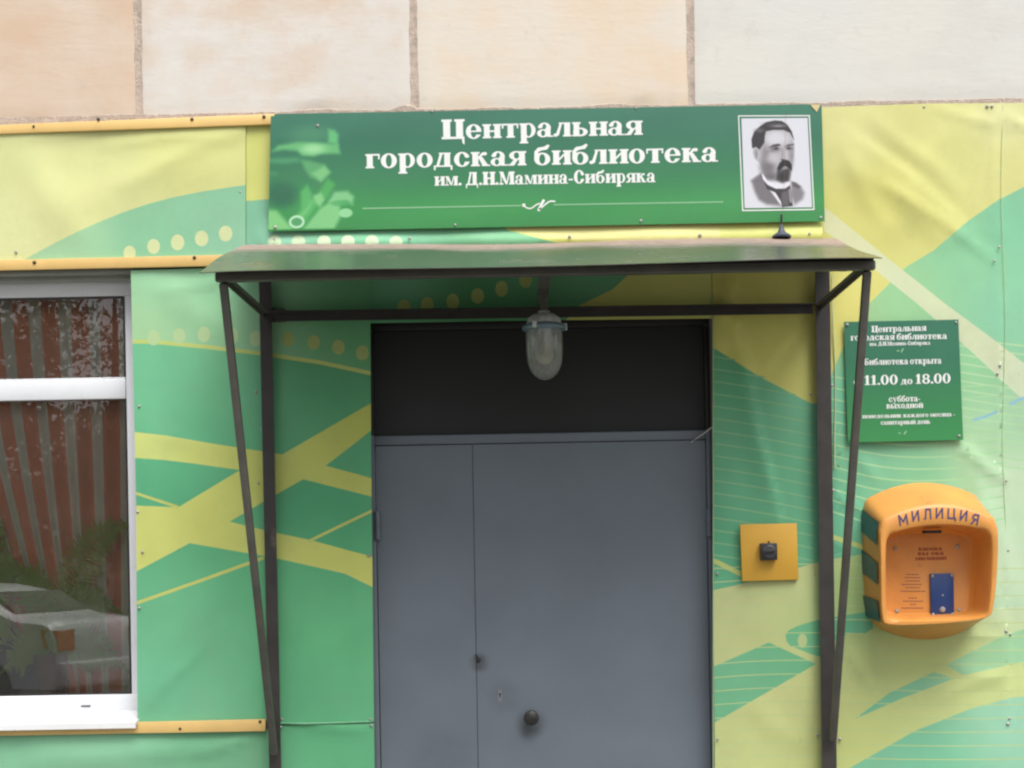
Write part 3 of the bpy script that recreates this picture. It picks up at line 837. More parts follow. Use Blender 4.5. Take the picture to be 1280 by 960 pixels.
def fern(base, fronds, label, potr=.05):
    root = empty('fern', base); tag(root, label, 'plant', 'ferns on the inner window board')
    bm = bmesh.new(); lathe(bm, [(potr * .7, 0), (potr, .13), (potr * 1.1, .135), (potr * 1.1, .155), (potr * .98, .155), (potr * .95, .13)], base, 'Z', 24)
    from_bm('pot', bm, M['terracotta'], root, 40)
    bm = bmesh.new(); lathe(bm, [(potr * .95, 0), (potr * .9, .004)], Vector(base) + Vector((0, 0, .128)), 'Z', 20); from_bm('soil', bm, M['soil'], root)
    top = Vector(base) + Vector((0, 0, .13))
    for (dx, dy, dz, drop) in fronds:
        dy = max(-.035, min(.02, dy * .4))
        end = top + Vector((dx, dy, dz)); mid = top + Vector((dx * .35, dy * .35, dz * .85 + drop))
        bm = bmesh.new(); pts = []
        for i in range(25):
            t = i / 24; pts.append(top * (1 - t) ** 2 + mid * 2 * t * (1 - t) + end * t * t)
        tube(bm, pts[::3], [.0028 - .002 * k / 8 for k in range(9)], 5)
        for i in range(3, 25):
            t = i / 24; ln = .085 * math.sin(math.pi * min(1, .15 + .9 * t)) * (1.15 - t * .5)
            p = pts[i]; d = (pts[i] - pts[i - 1]).normalized(); sd_ = d.cross(Vector((0, 1, .2))).normalized()
            for sg in (-1, 1):
                for hh in (0, .5):
                    pp = p - (pts[i] - pts[i - 1]) * hh
                    out = (sd_ * sg + d * .45).normalized(); wv = d * .0048
                    tip = pp + out * ln + Vector((0, random.uniform(-.012, .004), -.018 * random.random()))
                    m_ = pp.lerp(tip, .45)
                    q = [bm.verts.new(x) for x in (pp - wv * .5, m_ - wv, tip, m_ + wv, pp + wv * .5)]
                    bm.faces.new(q)
        from_bm('frond', bm, M['fern'], root)
    adopt(root); root.scale = (1.25, .9, 1.62); return root
bz = wz0 + .013
fb = W(72, 868, -.27)
fern((fb.x, .185, bz), [(.30, -.06, .34, .10), (.24, .01, .12, .14), (-.12, -.05, .20, .12), (.10, -.08, .02, .16), (-.16, -.06, -.02, .12), (.28, -.02, -.04, .16)],
     'leafy green fern in clay pot behind the lower window pane, its long frond reaching right')
fb = W(-20, 868, -.27)
fern((fb.x, .185, bz), [(.09, -.04, .36, .12), (-.2, .0, .40, .12), (.17, .01, .22, .16), (-.3, .02, .2, .16), (.14, -.08, .06, .14), (-.1, -.1, .3, .2)],
     'upright green fern at the left edge of the lower window pane')

# ================================================================== BANNERS
yl, gl_, gm, gd = (230, 232, 158), (160, 216, 172), (122, 200, 150), (104, 190, 132)
def outline_rows(pts): return pts
# top-left banner
b1 = sheet('vinyl_banner', [(-250, 166), (120, 156), (307, 152), (307, 330), (120, 334), (-250, 340)],
    [(None, field([(0, 180, (232, 236, 168)), (0, 300, (236, 240, 176)), (250, 190, (226, 228, 150)), (120, 250, (234, 236, 166)), (-200, 240, (232, 236, 168))])),
     (smooth_poly([(20, 330), (60, 308), (110, 283), (170, 259), (230, 243), (307, 231), (330, 228), (330, 350), (20, 350)], 1), field([(80, 320, (176, 222, 174)), (200, 290, (150, 212, 168)), (300, 250, (146, 206, 166)), (290, 320, (156, 214, 178))]))]
    + [(ell(x, y, r * .85, r, 14), (226, 236, 178)) for x, y, r in ((162, 316, 9), (192, 308, 9.5), (222, 303, 10), (252, 298, 10), (282, 292, 10))],
    .036, 7, M['banner'], None, ridges([(130, 181, 300, 160, 5, .006), (200, 178, 306, 170, 6, .004), (0, 176, 120, 163, 7, .004), (60, 250, 300, 200, 30, .008), (20, 190, 120, 320, 24, .007), (303, 160, 150, 230, 10, .006)], .003, seed=1))
tag(b1, 'pale yellow vinyl banner with green hill and cream dots left of the signboard', 'banner', 'printed vinyl banners stretched over the facade')
# banner over the door, behind sign and canopy
b2 = sheet('vinyl_banner', [(307.5, 150), (1027, 137), (1028, 308), (890, 311), (890, 398), (640, 401), (462, 404), (462, 337), (307.5, 339)],
    [(None, field([(330, 200, (222, 226, 130)), (340, 240, (222, 226, 130))])),
     ([(300, 252), (335, 249), (420, 240), (600, 250), (635, 288), (800, 330), (765, 362), (720, 384), (700, 410), (300, 410)],
      field([(325, 280, (130, 196, 160)), (345, 298, (160, 220, 190)), (500, 300, (140, 212, 170)), (620, 296, (140, 208, 160)), (400, 360, (84, 160, 104)), (600, 370, (90, 165, 108))])),  # lower greens set darker, canopy shade put into the print
     (smooth_poly([(635, 288), (700, 300), (790, 300), (900, 330), (900, 260), (640, 270)], 1), (232, 228, 150))]
    + [(ell(x, y, 8.5, 9.5, 14), (212, 236, 196)) for x, y in ((343, 303), (373, 303), (405, 303), (435, 303), (465, 303), (495, 304))]
    + [(ell(x, y, 8, 10, 14), (188, 204, 120)) for x, y in ((505, 384), (534, 381), (566, 377), (597, 370), (627, 361), (657, 350), (686, 336))]
    + [(ell(370 + i * 0, 410, 2, 2, 6), (188, 204, 120)) for i in range(1)],
    .034, 6, M['banner'], None, (lambda rf: (lambda V: rf(V) + .042 * np.clip((V[:, 0] - 318) / 22, 0, 1) * np.clip((V[:, 1] + (V[:, 0] - 335) * .0165 - 272) / 33, 0, 1) ** 1.3 * np.clip((336 - V[:, 1] - (V[:, 0] - 335) * .0165) / 30, 0, 1) * (1 + .12 * np.sin(V[:, 0] / 31))))(ridges([(380, 345, 480, 400, 9, .004)], seed=2)))
tag(b2, 'green and yellow dotted vinyl banner above the door, mostly hidden by sign and canopy', 'banner', 'printed vinyl banners stretched over the facade')
# left banner between window and door
YB = field([(180, 570, (218, 230, 138)), (330, 600, (218, 226, 122)), (460, 520, (204, 212, 104)), (200, 680, (226, 232, 132)), (455, 710, (220, 226, 122)), (270, 640, (224, 230, 126))])
YT = (214, 220, 122)
GB = field([(200, 470, (124, 206, 158)), (320, 480, (120, 200, 150)), (400, 480, (96, 176, 122)), (200, 600, (100, 190, 140)), (400, 640, (92, 184, 130)), (250, 780, (120, 200, 150)), (400, 780, (106, 194, 136)), (200, 860, (124, 204, 160)), (400, 880, (106, 190, 138)), (250, 950, (136, 204, 158)), (300, 700, (108, 196, 140))])
b3 = sheet('vinyl_banner', [(163.5, 338), (308, 334), (462.5, 332), (464, 560), (467.5, 902), (340, 906), (332, 900), (172, 903), (170, 620)],
    [(None, GB),
     ([(150, 330), (480, 325), (480, 470), (456, 464), (400, 453), (320, 441), (262, 434), (205, 428), (192, 432), (182, 427), (150, 428)],
      field([(200, 350, (166, 222, 176)), (180, 410, (178, 224, 170)), (300, 400, (160, 216, 166)), (300, 350, (150, 212, 164)), (450, 400, (112, 186, 128))])),
     (stroke([(150, 427), (182, 427), (205, 428.5), (262, 434), (320, 441), (400, 453), (456, 465), (480, 470)], 5), (206, 222, 128)),
     ([(150, 538), (205, 544), (269, 555), (353, 568), (462, 505), (480, 495), (480, 516), (480, 525), (436, 560), (407, 582), (462, 597), (480, 602), (480, 625), (462, 620), (379, 599), (333, 625), (287, 652),
       (340, 665), (388, 675), (462, 695), (480, 701), (480, 742), (464, 733), (431, 717), (342, 697), (237, 679), (205, 696), (173, 713), (150, 726), (150, 629), (171, 632), (221, 634), (223, 634), (296, 590), (303, 588), (239, 579), (205, 575), (150, 571)], YB),
     (stroke([(150, 612), (171, 617), (223, 634)], 3.5), YT), (stroke([(150, 762), (173, 753), (250, 726), (330, 697)], 4), YT),
     (stroke([(385, 677), (420, 660), (462, 640), (480, 632)], 3.5), YT)]
    + [(ell(x, y, 8, 10, 12), (196, 226, 168)) for x, y in ((192, 422), (224, 420), (255, 418), (290, 420), (320, 423))]
    + [(ell(x, y, 8, 9.5, 12), (184, 202, 124)) for x, y in ((360, 424), (392, 428), (423, 434), (453, 441))],
    .036, 7, M['banner'], None, ridges([(175, 890, 260, 800, 7, .005), (300, 345, 200, 365, 6, .005), (180, 540, 260, 560, 10, .003), (350, 345, 345, 600, 18, .004), (455, 340, 458, 600, 6, .003), (250, 600, 420, 840, 40, .009), (180, 880, 300, 700, 26, .007), (350, 880, 460, 760, 22, .006), (176, 350, 300, 420, 20, .006), (185, 450, 200, 860, 14, .005), (440, 420, 452, 860, 12, .005)], .0028, seed=3))
tag(b3, 'green vinyl banner with crossing yellow bands between the window and the door', 'banner', 'printed vinyl banners stretched over the facade')
b4 = sheet('vinyl_banner', [(-250, 922), (331, 913), (340, 907), (467.5, 904), (471, 1195), (-250, 1205)], [(None, field([(100, 940, (150, 212, 172)), (300, 950, (128, 196, 150)), (400, 930, (106, 192, 138)), (400, 1100, (104, 186, 136)), (0, 950, (146, 212, 170)), (100, 1150, (120, 190, 150))]))],
    .030, 8, M['banner'], None, ridges([(235, 944, 330, 917, 5, .009), (345, 905, 464, 907, 3.5, .008), (0, 960, 200, 930, 16, .006), (40, 935, 220, 940, 8, .004), (350, 912, 463, 913, 6, .006), (40, 955, 300, 935, 14, .008)], .003, seed=4))
tag(b4, 'plain green vinyl banner below the lowest yellow strip', 'banner', 'printed vinyl banners stretched over the facade')
# lip of the fold over the seam
bm = bmesh.new(); tube(bm, [W(345, 904, .038), W(380, 904.5, .045), (W(420, 903.5, .044)), W(464, 902, .038)], [.003, .0045, .004, .003], 8)
o = from_bm('hem_fold', bm, simple('green_vinyl_hem', (128, 196, 150), .5), b4)

# right banner
Y2 = field([(1060, 160, (232, 230, 158)), (1200, 200, (232, 232, 150)), (1100, 260, (230, 226, 132)), (960, 340, (232, 226, 122)), (950, 420, (232, 228, 124)), (1045, 400, (232, 224, 126)), (1040, 450, (226, 226, 132)), (1260, 150, (236, 236, 172)), (1270, 220, (234, 232, 152)), (1150, 300, (228, 226, 138))])
G2 = field([(1270, 280, (142, 214, 172)), (1200, 310, (150, 216, 166)), (1130, 370, (164, 218, 160)), (1250, 400, (146, 214, 176)), (1060, 400, (176, 216, 150)), (900, 460, (104, 186, 136)), (960, 560, (112, 190, 146)), (900, 680, (104, 186, 142)), (1000, 680, (112, 190, 146)),
            (1045, 500, (126, 204, 166)), (1050, 640, (112, 192, 152)), (1220, 460, (156, 216, 160)), (1220, 560, (186, 224, 178)), (1270, 520, (176, 220, 180)), (1150, 590, (138, 206, 160)), (1270, 600, (206, 230, 196)), (1275, 700, (204, 230, 196)), (1100, 600, (132, 204, 162))])
L2 = field([(900, 760, (206, 214, 150)), (1000, 720, (208, 216, 150)), (980, 870, (214, 220, 150)), (1060, 740, (178, 212, 140)), (1150, 820, (206, 218, 140)), (1250, 860, (208, 222, 150)), (1270, 740, (208, 230, 190)), (1060, 940, (208, 218, 138)), (1200, 880, (212, 224, 150))])
T2 = field([(920, 850, (124, 196, 150)), (1000, 800, (122, 196, 146)), (1150, 950, (132, 206, 166)), (1270, 900, (164, 220, 188)), (1230, 810, (168, 216, 166)), (1060, 780, (112, 190, 146))])
LL = (172, 222, 170)
right_layers = [(None, Y2),
    ([(880, 428), (894, 436), (948, 470), (1015, 505), (1030, 500), (1040, 466), (1060, 420), (1088, 378), (1132, 334), (1167, 313), (1209, 277), (1246, 251), (1285, 231), (1560, 120), (1560, 1300), (880, 1300)], G2)]
# fan of thin printed lines
for k in range(18):
    y = 444 + k * 15.5
    xe = min(1018, 880 + (y - 428) / .41); f_ = (xe - 880) / 138
    if f_ > .1: right_layers.append((stroke(smooth_poly([(880, y + 0), (880 + 70 * f_, y + 10 * f_), (xe, y + (22 + k * .2) * f_)], 2, False), 2.0), (146, 202, 150)))
for k in range(13):
    y = 470 + k * 14
    right_layers.append((stroke(smooth_poly([(1036, y), (1110, y + 12 + k), (1200, y + 14 + k * .5), (1256, y + 10)], 2, False), 2.2), LL))
for k in range(15):
    y = 424 + k * 11
    right_layers.append((stroke(smooth_poly([(1195, y - 4), (1255, y + 6), (1330, y + 13), (1500, y + 22)], 2, False), 2.4), (184, 226, 176)))
right_layers += [
    ([(1030, 258), (1105, 319), (1182, 380), (1243, 425), (1290, 462), (1560, 640), (1560, 690), (1290, 508), (1270, 492), (1215, 440), (1147, 380), (1085, 330), (1030, 288)], field([(1060, 290, (232, 234, 186)), (1150, 360, (222, 232, 190)), (1230, 430, (218, 228, 188)), (1275, 480, (216, 230, 196))])),
    (stroke([(1216, 525), (1232, 521), (1247, 514)], 3), (150, 200, 222)), (stroke([(1262, 506), (1275, 499), (1300, 492)], 3.5), (150, 204, 226)),
    (stroke([(880, 697), (895, 702), (925, 717), (960, 735)], 6), (206, 218, 130)),
    (stroke([(1028, 664), (1040, 671), (1079, 684)], 6), (200, 216, 130)),
    (smooth_poly([(880, 741), (894, 737), (924, 731), (1024, 702), (1044, 698), (1100, 690), (1130, 700), (1200, 760), (1262, 760), (1560, 740), (1560, 1300), (880, 1300)], 1), L2),
    ([(1030, 672), (1058, 688), (1030, 697)], (98, 178, 140)),
    ([(880, 838), (897, 831), (961, 803), (1020, 830), (897, 901), (880, 910)], T2),
    (smooth_poly([(981, 790), (1000, 781), (1030, 773), (1062, 768), (1090, 764), (1092, 792), (1050, 792), (1030, 822), (1014, 818), (1000, 812), (984, 806)], 1), T2),
    (ell(1003, 801, 6, 9, 12), (196, 214, 150)),
    ([(1068, 899), (1112, 866), (1167, 840), (1193, 848), (1130, 872)], T2),
    ([(1182, 831), (1256, 794), (1300, 780), (1300, 822), (1240, 836), (1204, 844)], T2),
    ([(1040, 975), (1062, 960), (1143, 914), (1213, 886), (1265, 872), (1560, 850), (1560, 1300), (1000, 1300)], T2),
]
for k in range(16):
    y = 706 + k * 17
    right_layers.append((stroke(smooth_poly([(880, y + 6), (960, y), (1060, y - 2 + k * .4), (1180, y + 6), (1300, y + 4)], 2, False), 1.2), (198, 218, 152)))
wr = ridges([(1060, 160, 1215, 285, 9, .007, 1), (1090, 145, 1200, 240, 10, .005), (1110, 230, 1245, 325, 6, .006), (1245, 150, 1249, 300, 3.5, .006, 1), (1249, 310, 1252, 600, 3, .004, 1),
             (1170, 138, 1280, 160, 5, .005), (1236, 134, 1300, 165, 4, .006), (1050, 180, 1110, 290, 12, .005), (1200, 560, 1258, 600, 8, .007), (1235, 630, 1250, 780, 6, .009, 1),
             (912, 352, 938, 470, 6, .026, 1), (932, 450, 975, 655, 7, .024, 1), (900, 350, 915, 420, 5, .012), (905, 420, 955, 470, 12, .006), (898, 345, 905, 470, 4, .006), (905, 560, 915, 700, 14, .006), (1052, 795, 1095, 870, 6, .005), (1060, 790, 1250, 795, 4, .006),
             (1125, 810, 1250, 850, 9, .005), (1255, 610, 1262, 900, 4, .004, 1), (1045, 620, 1080, 640, 4, .006), (1180, 870, 1256, 840, 8, .006), (1100, 600, 1060, 560, 10, .006), (1190, 150, 1110, 300, 22, .008), (1060, 200, 1190, 300, 16, .007), (1210, 560, 1275, 760, 12, .006), (930, 880, 1000, 930, 14, .004), (1050, 480, 1046, 700, 4, .004)], .0032, seed=5)
b5 = sheet('vinyl_banner', [(890.5, 139), (1030, 134), (1156, 129.5), (1236, 129), (1560, 126), (1560, 1170), (900, 1190), (893.5, 960), (890.5, 560)], right_layers, .036, 7, M['banner'], None, wr)
tag(b5, 'large creased yellow and green vinyl banner with pale diagonal band right of the door', 'banner', 'printed vinyl banners stretched over the facade')
# turned, slightly gaping edges
bm = bmesh.new(); tube(bm, [W(891.5, y, .040 + .004 * math.sin(y * .05)) for y in range(345, 1000, 25)], .0022, 6)
from_bm('hem_fold', bm, simple('pale_vinyl_hem', (180, 210, 160), .5), b5)
bm = bmesh.new(); tube(bm, [W(1040.5 + (y - 340) * .017 + 1.2 * math.sin(y * .03), y, .044 + .004 * math.sin(y * .02)) for y in range(345, 600, 15)], .0025, 6)
from_bm('hem_fold', bm, simple('cream_vinyl_hem', (206, 214, 170), .5), b5)
bm = bmesh.new(); tube(bm, [W(1253 + 2.0 * math.sin(y * .02) + (y - 130) * .006, y, .0375) for y in range(132, 1000, 20)], .0012, 6)
from_bm('seam', bm, simple('pale_vinyl_seam', (206, 226, 176), .5), b5)

screws(b1, [(20, 315), (300, 240), (300, 315)], .038)
screws(b2, [(343, 299), (512, 298), (712, 296), (875, 294), (1012, 292)], .078)
screws(b3, [(174, 508), (320, 490), (459, 523), (323, 604), (178, 690), (327, 694), (461, 694), (328, 537), (352, 899), (345, 708), (463, 899), (174, 760), (172, 640)], .038)
screws(b4, [(351, 909), (464, 907), (345, 912)], .038)
screws(b5, [(1155, 134), (1234, 133), (1240, 133), (1249, 309), (1243, 326), (1250, 457), (1247, 467), (1013, 493), (1040, 482), (1041, 613), (1019, 718), (897, 717), (897, 924), (1022, 919), (1050, 924), (1258, 601), (1260, 688), (1258, 789), (1263, 793), (1262, 898), (1260, 905), (1040, 783), (892, 504)], .040)

# yellow strips
def strip(pts, label, scr, d=.052):
    bm = bmesh.new(); plate_px(bm, pts, d, .012, .0015)
    o = from_bm('trim_strip', bm, M['trim'], None, 30)
    tag(o, label, 'trim strip', 'yellow plastic strips holding the banners'); screws(o, scr, d + .0005, True)
strip([(-250, 166), (345, 142), (345, 155), (-250, 176)], 'yellow strip along the top edge of the left banner, under the concrete slabs', [(42, 158), (123, 149), (240, 149), (330, 146)])
strip([(-250, 331), (292, 318), (280, 332), (-250, 343)], 'yellow strip above the window, its right end cut at a slant', [(43, 328), (243, 322), (-100, 332)])
strip([(-250, 912), (332, 899), (332, 914), (-250, 924)], 'orange yellow strip below the window sill, ending at the canopy post', [(18, 912), (225, 911), (325, 902)])

# ================================================================== SIGNBOARD
def board_col(P):
    x, y = P[:, 0], P[:, 1] + (P[:, 0] - 335) * .0165
    stops = [(143, (62, 128, 104)), (180, (52, 122, 94)), (225, (54, 134, 88)), (262, (62, 156, 84)), (290, (58, 146, 78))]
    c = np.stack([np.interp(y, [s[0] for s in stops], [s[1][k] for s in stops]) for k in range(3)], 1)
    return c + (np.sin(x / 46 + y / 13) * 2.0)[:, None]
sign = empty('signboard', W(683, 290, .07))
tag(sign, 'long green signboard with white Cyrillic lettering and a bearded man portrait above the canopy', 'sign')
SGN = [(343, 142.5), (1027, 130), (1031, 276.5), (335, 289)]
bd = sheet('board', SGN, [(None, board_col)], .075, 9, M['board'], sign, None, thick=.006, smooth=False)
TD = .0757
text_line('lettering', 'Центральная', 551.6, 174.2, 803.5, 168.4, 17.6, M['white_print'], sign, TD)
text_line('lettering', 'городская библиотека', 456.5, 210.5, 898.5, 202, 17.8, M['white_print'], sign, TD)
text_line('lettering', 'им. Д.Н.Мамина-Сибиряка', 543, 232.2, 820, 227.6, 11.6, M['white_print'], sign, TD)
def strokes_mesh(name, lst, mat, parent, d):
    return cdt_union([[(1, stroke(p, wd))] for p, wd in lst], None, name, mat, parent, d)
for s_ in [([(453, 260.6), (652, 257)], 1.5), ([(692, 256), (904, 252.4)], 1.5)]: strokes_mesh('rule_line', [s_], M['pale_print'], sign, TD)
for s_ in [(smooth_poly([(655, 256.5), (658, 260), (664, 261), (670, 256), (675, 254)], 2, False), 1.6), ([(680, 249.5), (676, 257), (673, 263.5)], 3.2), (smooth_poly([(674, 262), (682, 255), (688, 251), (694, 252)], 2, False), 1.8)]: strokes_mesh('flourish', [s_], M['white_print'], sign, TD)
strokes_mesh('flourish', [([(653, 256.6), (656.6, 256.4)], 4)], M['white_print'], sign, TD + .0003)
# scroll picture
def scroll(x, y, P):
    base = board_col(P); c = base.copy()
    S = lambda poly, col, s=7, op=1.0: soft(c, sdpoly(x, y, poly), col, s, op)
    S = lambda poly, col, s=7, op=1.0: soft(c, sdpoly(x, y, poly), col, s * 2.8, op)
    c = soft(c, sdell(x, y, 330, 215, 150, 60), (88, 158, 118), 45, .6)
    c = soft(c, sdell(x, y, 130, 640, 110, 90), (40, 108, 80), 50, .9)
    c = S([(455, 180), (500, 190), (525, 220), (520, 290), (455, 275)], (104, 196, 126))
    c = S([(20, 385), (240, 380), (250, 405), (150, 415), (20, 405)], (84, 165, 115), 10)
    c = S([(20, 475), (90, 478), (100, 495), (20, 500)], (76, 152, 108), 10)
    c = S([(60, 330), (100, 290), (240, 265), (330, 270), (525, 285), (540, 355), (400, 355), (350, 372), (270, 365), (240, 330), (140, 320)], (106, 190, 122), 7)
    c = soft(c, sdell(x, y, 350, 318, 80, 34), (168, 232, 168), 26, .9)
    c = S([(260, 390), (330, 400), (430, 430), (465, 485), (410, 550), (330, 520), (290, 460)], (92, 172, 112))
    c = S([(340, 490), (430, 440), (470, 485), (405, 550)], (126, 202, 132))
    c = S([(265, 620), (310, 570), (345, 640), (330, 700), (270, 740)], (88, 184, 104))
    c = S([(460, 700), (530, 640), (545, 800), (500, 888), (280, 888), (400, 740)], (132, 208, 138))
    c = S([(450, 525), (505, 570), (450, 665), (360, 760), (290, 870), (215, 830), (230, 790), (350, 680), (400, 610)], (78, 176, 94))
    c = S([(340, 680), (375, 655), (320, 760), (260, 830), (245, 800)], (120, 204, 128), 12)
    c = S([(355, 650), (410, 630), (430, 680), (400, 730), (370, 700)], (150, 218, 150), 6, .8)
    c = S([(460, 690), (500, 625), (590, 620), (635, 660), (625, 720), (580, 690), (500, 740)], (132, 206, 142))
    c = soft(c, sdell(x, y, 545, 705, 70, 22), (80, 176, 104), 8, .8)
    c = soft(c, sdell(x, y, 578, 775, 48, 32), (152, 222, 162), 6)
    c = S([(10, 740), (100, 750), (190, 850), (220, 892), (10, 892)], (132, 208, 132), 8)
    c = soft(c, sdell(x, y, 240, 832, 54, 46), (196, 242, 204), 6)
    c = soft(c, sdell(x, y, 240, 832, 38, 30), (86, 166, 106), 6)
    e = np.clip(np.minimum(np.minimum(x - 22, 668 - x) / 12, np.minimum(y - 62, 10000) / 20), 0, 1)[:, None]
    return base * (1 - e) + c * e
def loc2(u, v): return (330 + u * .1770, 130 + v * .1770)
sq = [loc2(22, 80), loc2(668, 72), loc2(668, 878), loc2(22, 888)]
sq = [(338.5, 145), (448, 143), (448, 285.2), (335.5, 287.2)]
lo = ((338 - 330) / .177, (144 - 130) / .177, (448 - 330) / .177, (286.5 - 130) / .177)
raster('scroll_picture', sq, 150, 190, scroll, .0754, M['board'], sign, lo)
# portrait
def portrait(x, y, P):
    c = np.tile(np.array((226, 230, 242.)), (len(x), 1))
    S = lambda poly, col, s=4, op=1.0: soft(c, sdpoly(x, y, poly), col, s, op)
    Q = lambda a, b, rx, ry, col, s=6, op=1.0: soft(c, sdell(x, y, a, b, rx, ry), col, s, op)
    c = S([(125, 528), (200, 478), (230, 500), (262, 585), (345, 690), (345, 715), (230, 700), (175, 668), (148, 610)], (132, 116, 122), 20)
    c = S([(125, 528), (160, 500), (200, 478), (215, 540), (180, 560)], (128, 110, 116), 14, .7)
    c = S([(420, 540), (450, 548), (490, 575), (515, 620), (500, 665), (440, 705), (412, 640)], (146, 132, 138), 20)
    c = S([(425, 536), (460, 548), (492, 576), (470, 590), (430, 570)], (104, 92, 98), 8)
    c = S([(258, 595), (300, 610), (348, 690), (345, 716), (330, 700), (290, 640)], (236, 238, 244), 4)
    c = S([(222, 545), (290, 590), (345, 600), (412, 575), (418, 640), (425, 716), (345, 722), (338, 680), (300, 615), (240, 590)], (64, 56, 62), 5)
    c = S([(345, 615), (395, 600), (400, 660), (392, 712), (352, 712), (340, 660)], (118, 106, 112), 8, .8)
    c = S([(398, 590), (412, 590), (420, 690), (404, 690)], (190, 186, 194), 5, .8)
    c = S([(150, 285), (180, 300), (238, 180), (300, 155), (390, 160), (440, 195), (458, 265), (455, 330), (440, 390), (436, 440), (416, 530), (350, 552), (270, 520), (212, 472), (195, 400), (165, 375), (145, 325)], (196, 182, 186), 4)
    c = Q(330, 220, 85, 50, (228, 224, 230), 30, .9)
    c = Q(250, 430, 52, 62, (128, 110, 114), 40, .95)
    c = Q(270, 500, 55, 26, (112, 96, 100), 26, .9)
    c = Q(238, 340, 26, 60, (146, 130, 134), 26, .85)
    c = Q(432, 350, 16, 60, (150, 134, 140), 18, .8)
    c = Q(290, 370, 40, 30, (218, 204, 206), 26, .7)
    c = S([(140, 292), (138, 225), (160, 172), (205, 132), (255, 102), (320, 90), (372, 95), (412, 122), (442, 170), (458, 235), (450, 222), (428, 182), (382, 160), (300, 160), (250, 170), (240, 200), (234, 250), (196, 302), (168, 284)], (58, 46, 54), 5)
    c = Q(345, 130, 48, 9, (168, 160, 168), 12, .9)
    c = Q(200, 162, 28, 12, (128, 116, 124), 16, .8)
    c = Q(300, 112, 50, 8, (88, 76, 84), 12, .6)
    c = Q(166, 328, 18, 42, (196, 178, 182), 6); c = Q(170, 332, 8, 26, (138, 118, 124), 8, .8)
    c = S([(262, 288), (300, 266), (340, 260), (358, 272), (335, 280), (300, 284)], (76, 64, 72), 6)
    c = S([(384, 282), (408, 266), (455, 262), (452, 272), (415, 280)], (96, 84, 92), 6)
    c = Q(312, 298, 34, 12, (112, 98, 104), 9); c = Q(322, 293, 12, 8, (58, 50, 58), 5)
    c = Q(418, 296, 26, 11, (112, 98, 104), 9); c = Q(412, 292, 10, 8, (62, 54, 62), 5)
    c = Q(290, 316, 34, 6, (140, 122, 128), 12, .8)
    c = S([(372, 290), (392, 290), (402, 360), (392, 376), (378, 360)], (226, 216, 220), 10, .4)
    c = S([(362, 300), (374, 292), (374, 350), (358, 372)], (140, 122, 128), 14, .5)
    c = Q(366, 378, 14, 7, (92, 80, 86), 6)
    c = S([(322, 436), (342, 398), (368, 380), (392, 378), (416, 388), (432, 415), (430, 458), (412, 446), (380, 424), (352, 446), (328, 466)], (36, 28, 36), 6)
    c = S([(322, 446), (345, 452), (400, 440), (420, 452), (412, 500), (404, 532), (355, 544), (312, 524)], (66, 56, 62), 14)
    c = Q(360, 500, 26, 22, (48, 40, 46), 14, .8)
    c = Q(380, 432, 14, 6, (172, 152, 156), 6); c = Q(345, 463, 10, 6, (110, 96, 100), 8, .8)
    c = S([(204, 474), (215, 482), (245, 528), (300, 552), (368, 556), (408, 536), (410, 562), (372, 586), (305, 586), (245, 560), (212, 520)], (238, 240, 246), 3)
    c = S([(212, 520), (245, 560), (305, 588), (372, 588), (410, 564), (408, 590), (330, 612), (250, 590)], (70, 60, 66), 5)
    l_ = c @ np.array([.3, .59, .11]); c = .25 * c + .75 * l_[:, None] * np.array([.985, .99, 1.03])
    n_ = np.sin(x * .9) * np.sin(y * .8) * 2
    return c + n_[:, None]
def lp(u, v): return (915 + u * .1719, 135 + v * .1719)
o = cdt_union([[(1, [lp(44, 54), lp(566, 52), lp(600, 742), lp(74, 750)]), (-1, [lp(52, 62), lp(558, 60), lp(592, 733), lp(82, 741)])]], None, 'portrait_border', M['white_print'], sign, TD)
raster('portrait', [lp(68, 76), lp(549, 72), lp(582, 722), lp(92, 728)], 130, 175, portrait, TD + .0004, M['paper'], sign, (68, 74, 566, 726))
screws(sign, [(397, 157), (795, 135), (569, 281), (801, 276), (1026, 272), (540, 139), (344, 284)], .0755)
bm = bmesh.new(); plate_px(bm, [(1013, 131), (1026, 130.5), (1021, 140)], .0775, .002); from_bm('torn_corner', bm, simple('cream_filler', (236, 214, 160), .8), sign)
adopt(sign)

# ================================================================== OPENING HOURS PLATE
hrs = empty('opening_hours_sign', W(1130, 550, .05))
tag(hrs, 'small square green plate with white opening hours lettering right of the canopy', 'sign')
HC = vgrad([(400, (44, 120, 92)), (455, (44, 122, 88)), (500, (50, 136, 82)), (550, (54, 148, 80))])
sheet('board', [(1055, 402.4), (1198, 399.4), (1204, 549.8), (1060, 553)], [(None, HC)], .056, 12, M['board'], hrs, None, thick=.005, smooth=False)
HT = .0572
text_line('lettering', 'Центральная', 1089.4, 415.4, 1158, 413.4, 5.7, M['white_print'], hrs, HT)
text_line('lettering', 'городская библиотека', 1063.3, 425.8, 1184, 423.6, 5.8, M['white_print'], hrs, HT)
text_line('lettering', 'им. Д.Н.Мамина-Сибиряка', 1087, 432.4, 1163, 430.8, 3.5, M['white_print'], hrs, HT)
text_line('lettering', 'Библиотека открыта', 1080, 456.4, 1177, 454.4, 5.8, M['white_print'], hrs, HT)
text_line('lettering', 'с', 1067, 482.0, 1074, 481.8, 7, M['white_print'], hrs, HT)
text_line('lettering', '11.00', 1080.5, 481.4, 1123, 480.4, 8.8, M['white_print'], hrs, HT)
text_line('lettering', 'до', 1126, 480.4, 1141, 480, 6.2, M['white_print'], hrs, HT)
text_line('lettering', '18.00', 1144.5, 479.8, 1189, 478.8, 8.8, M['white_print'], hrs, HT)
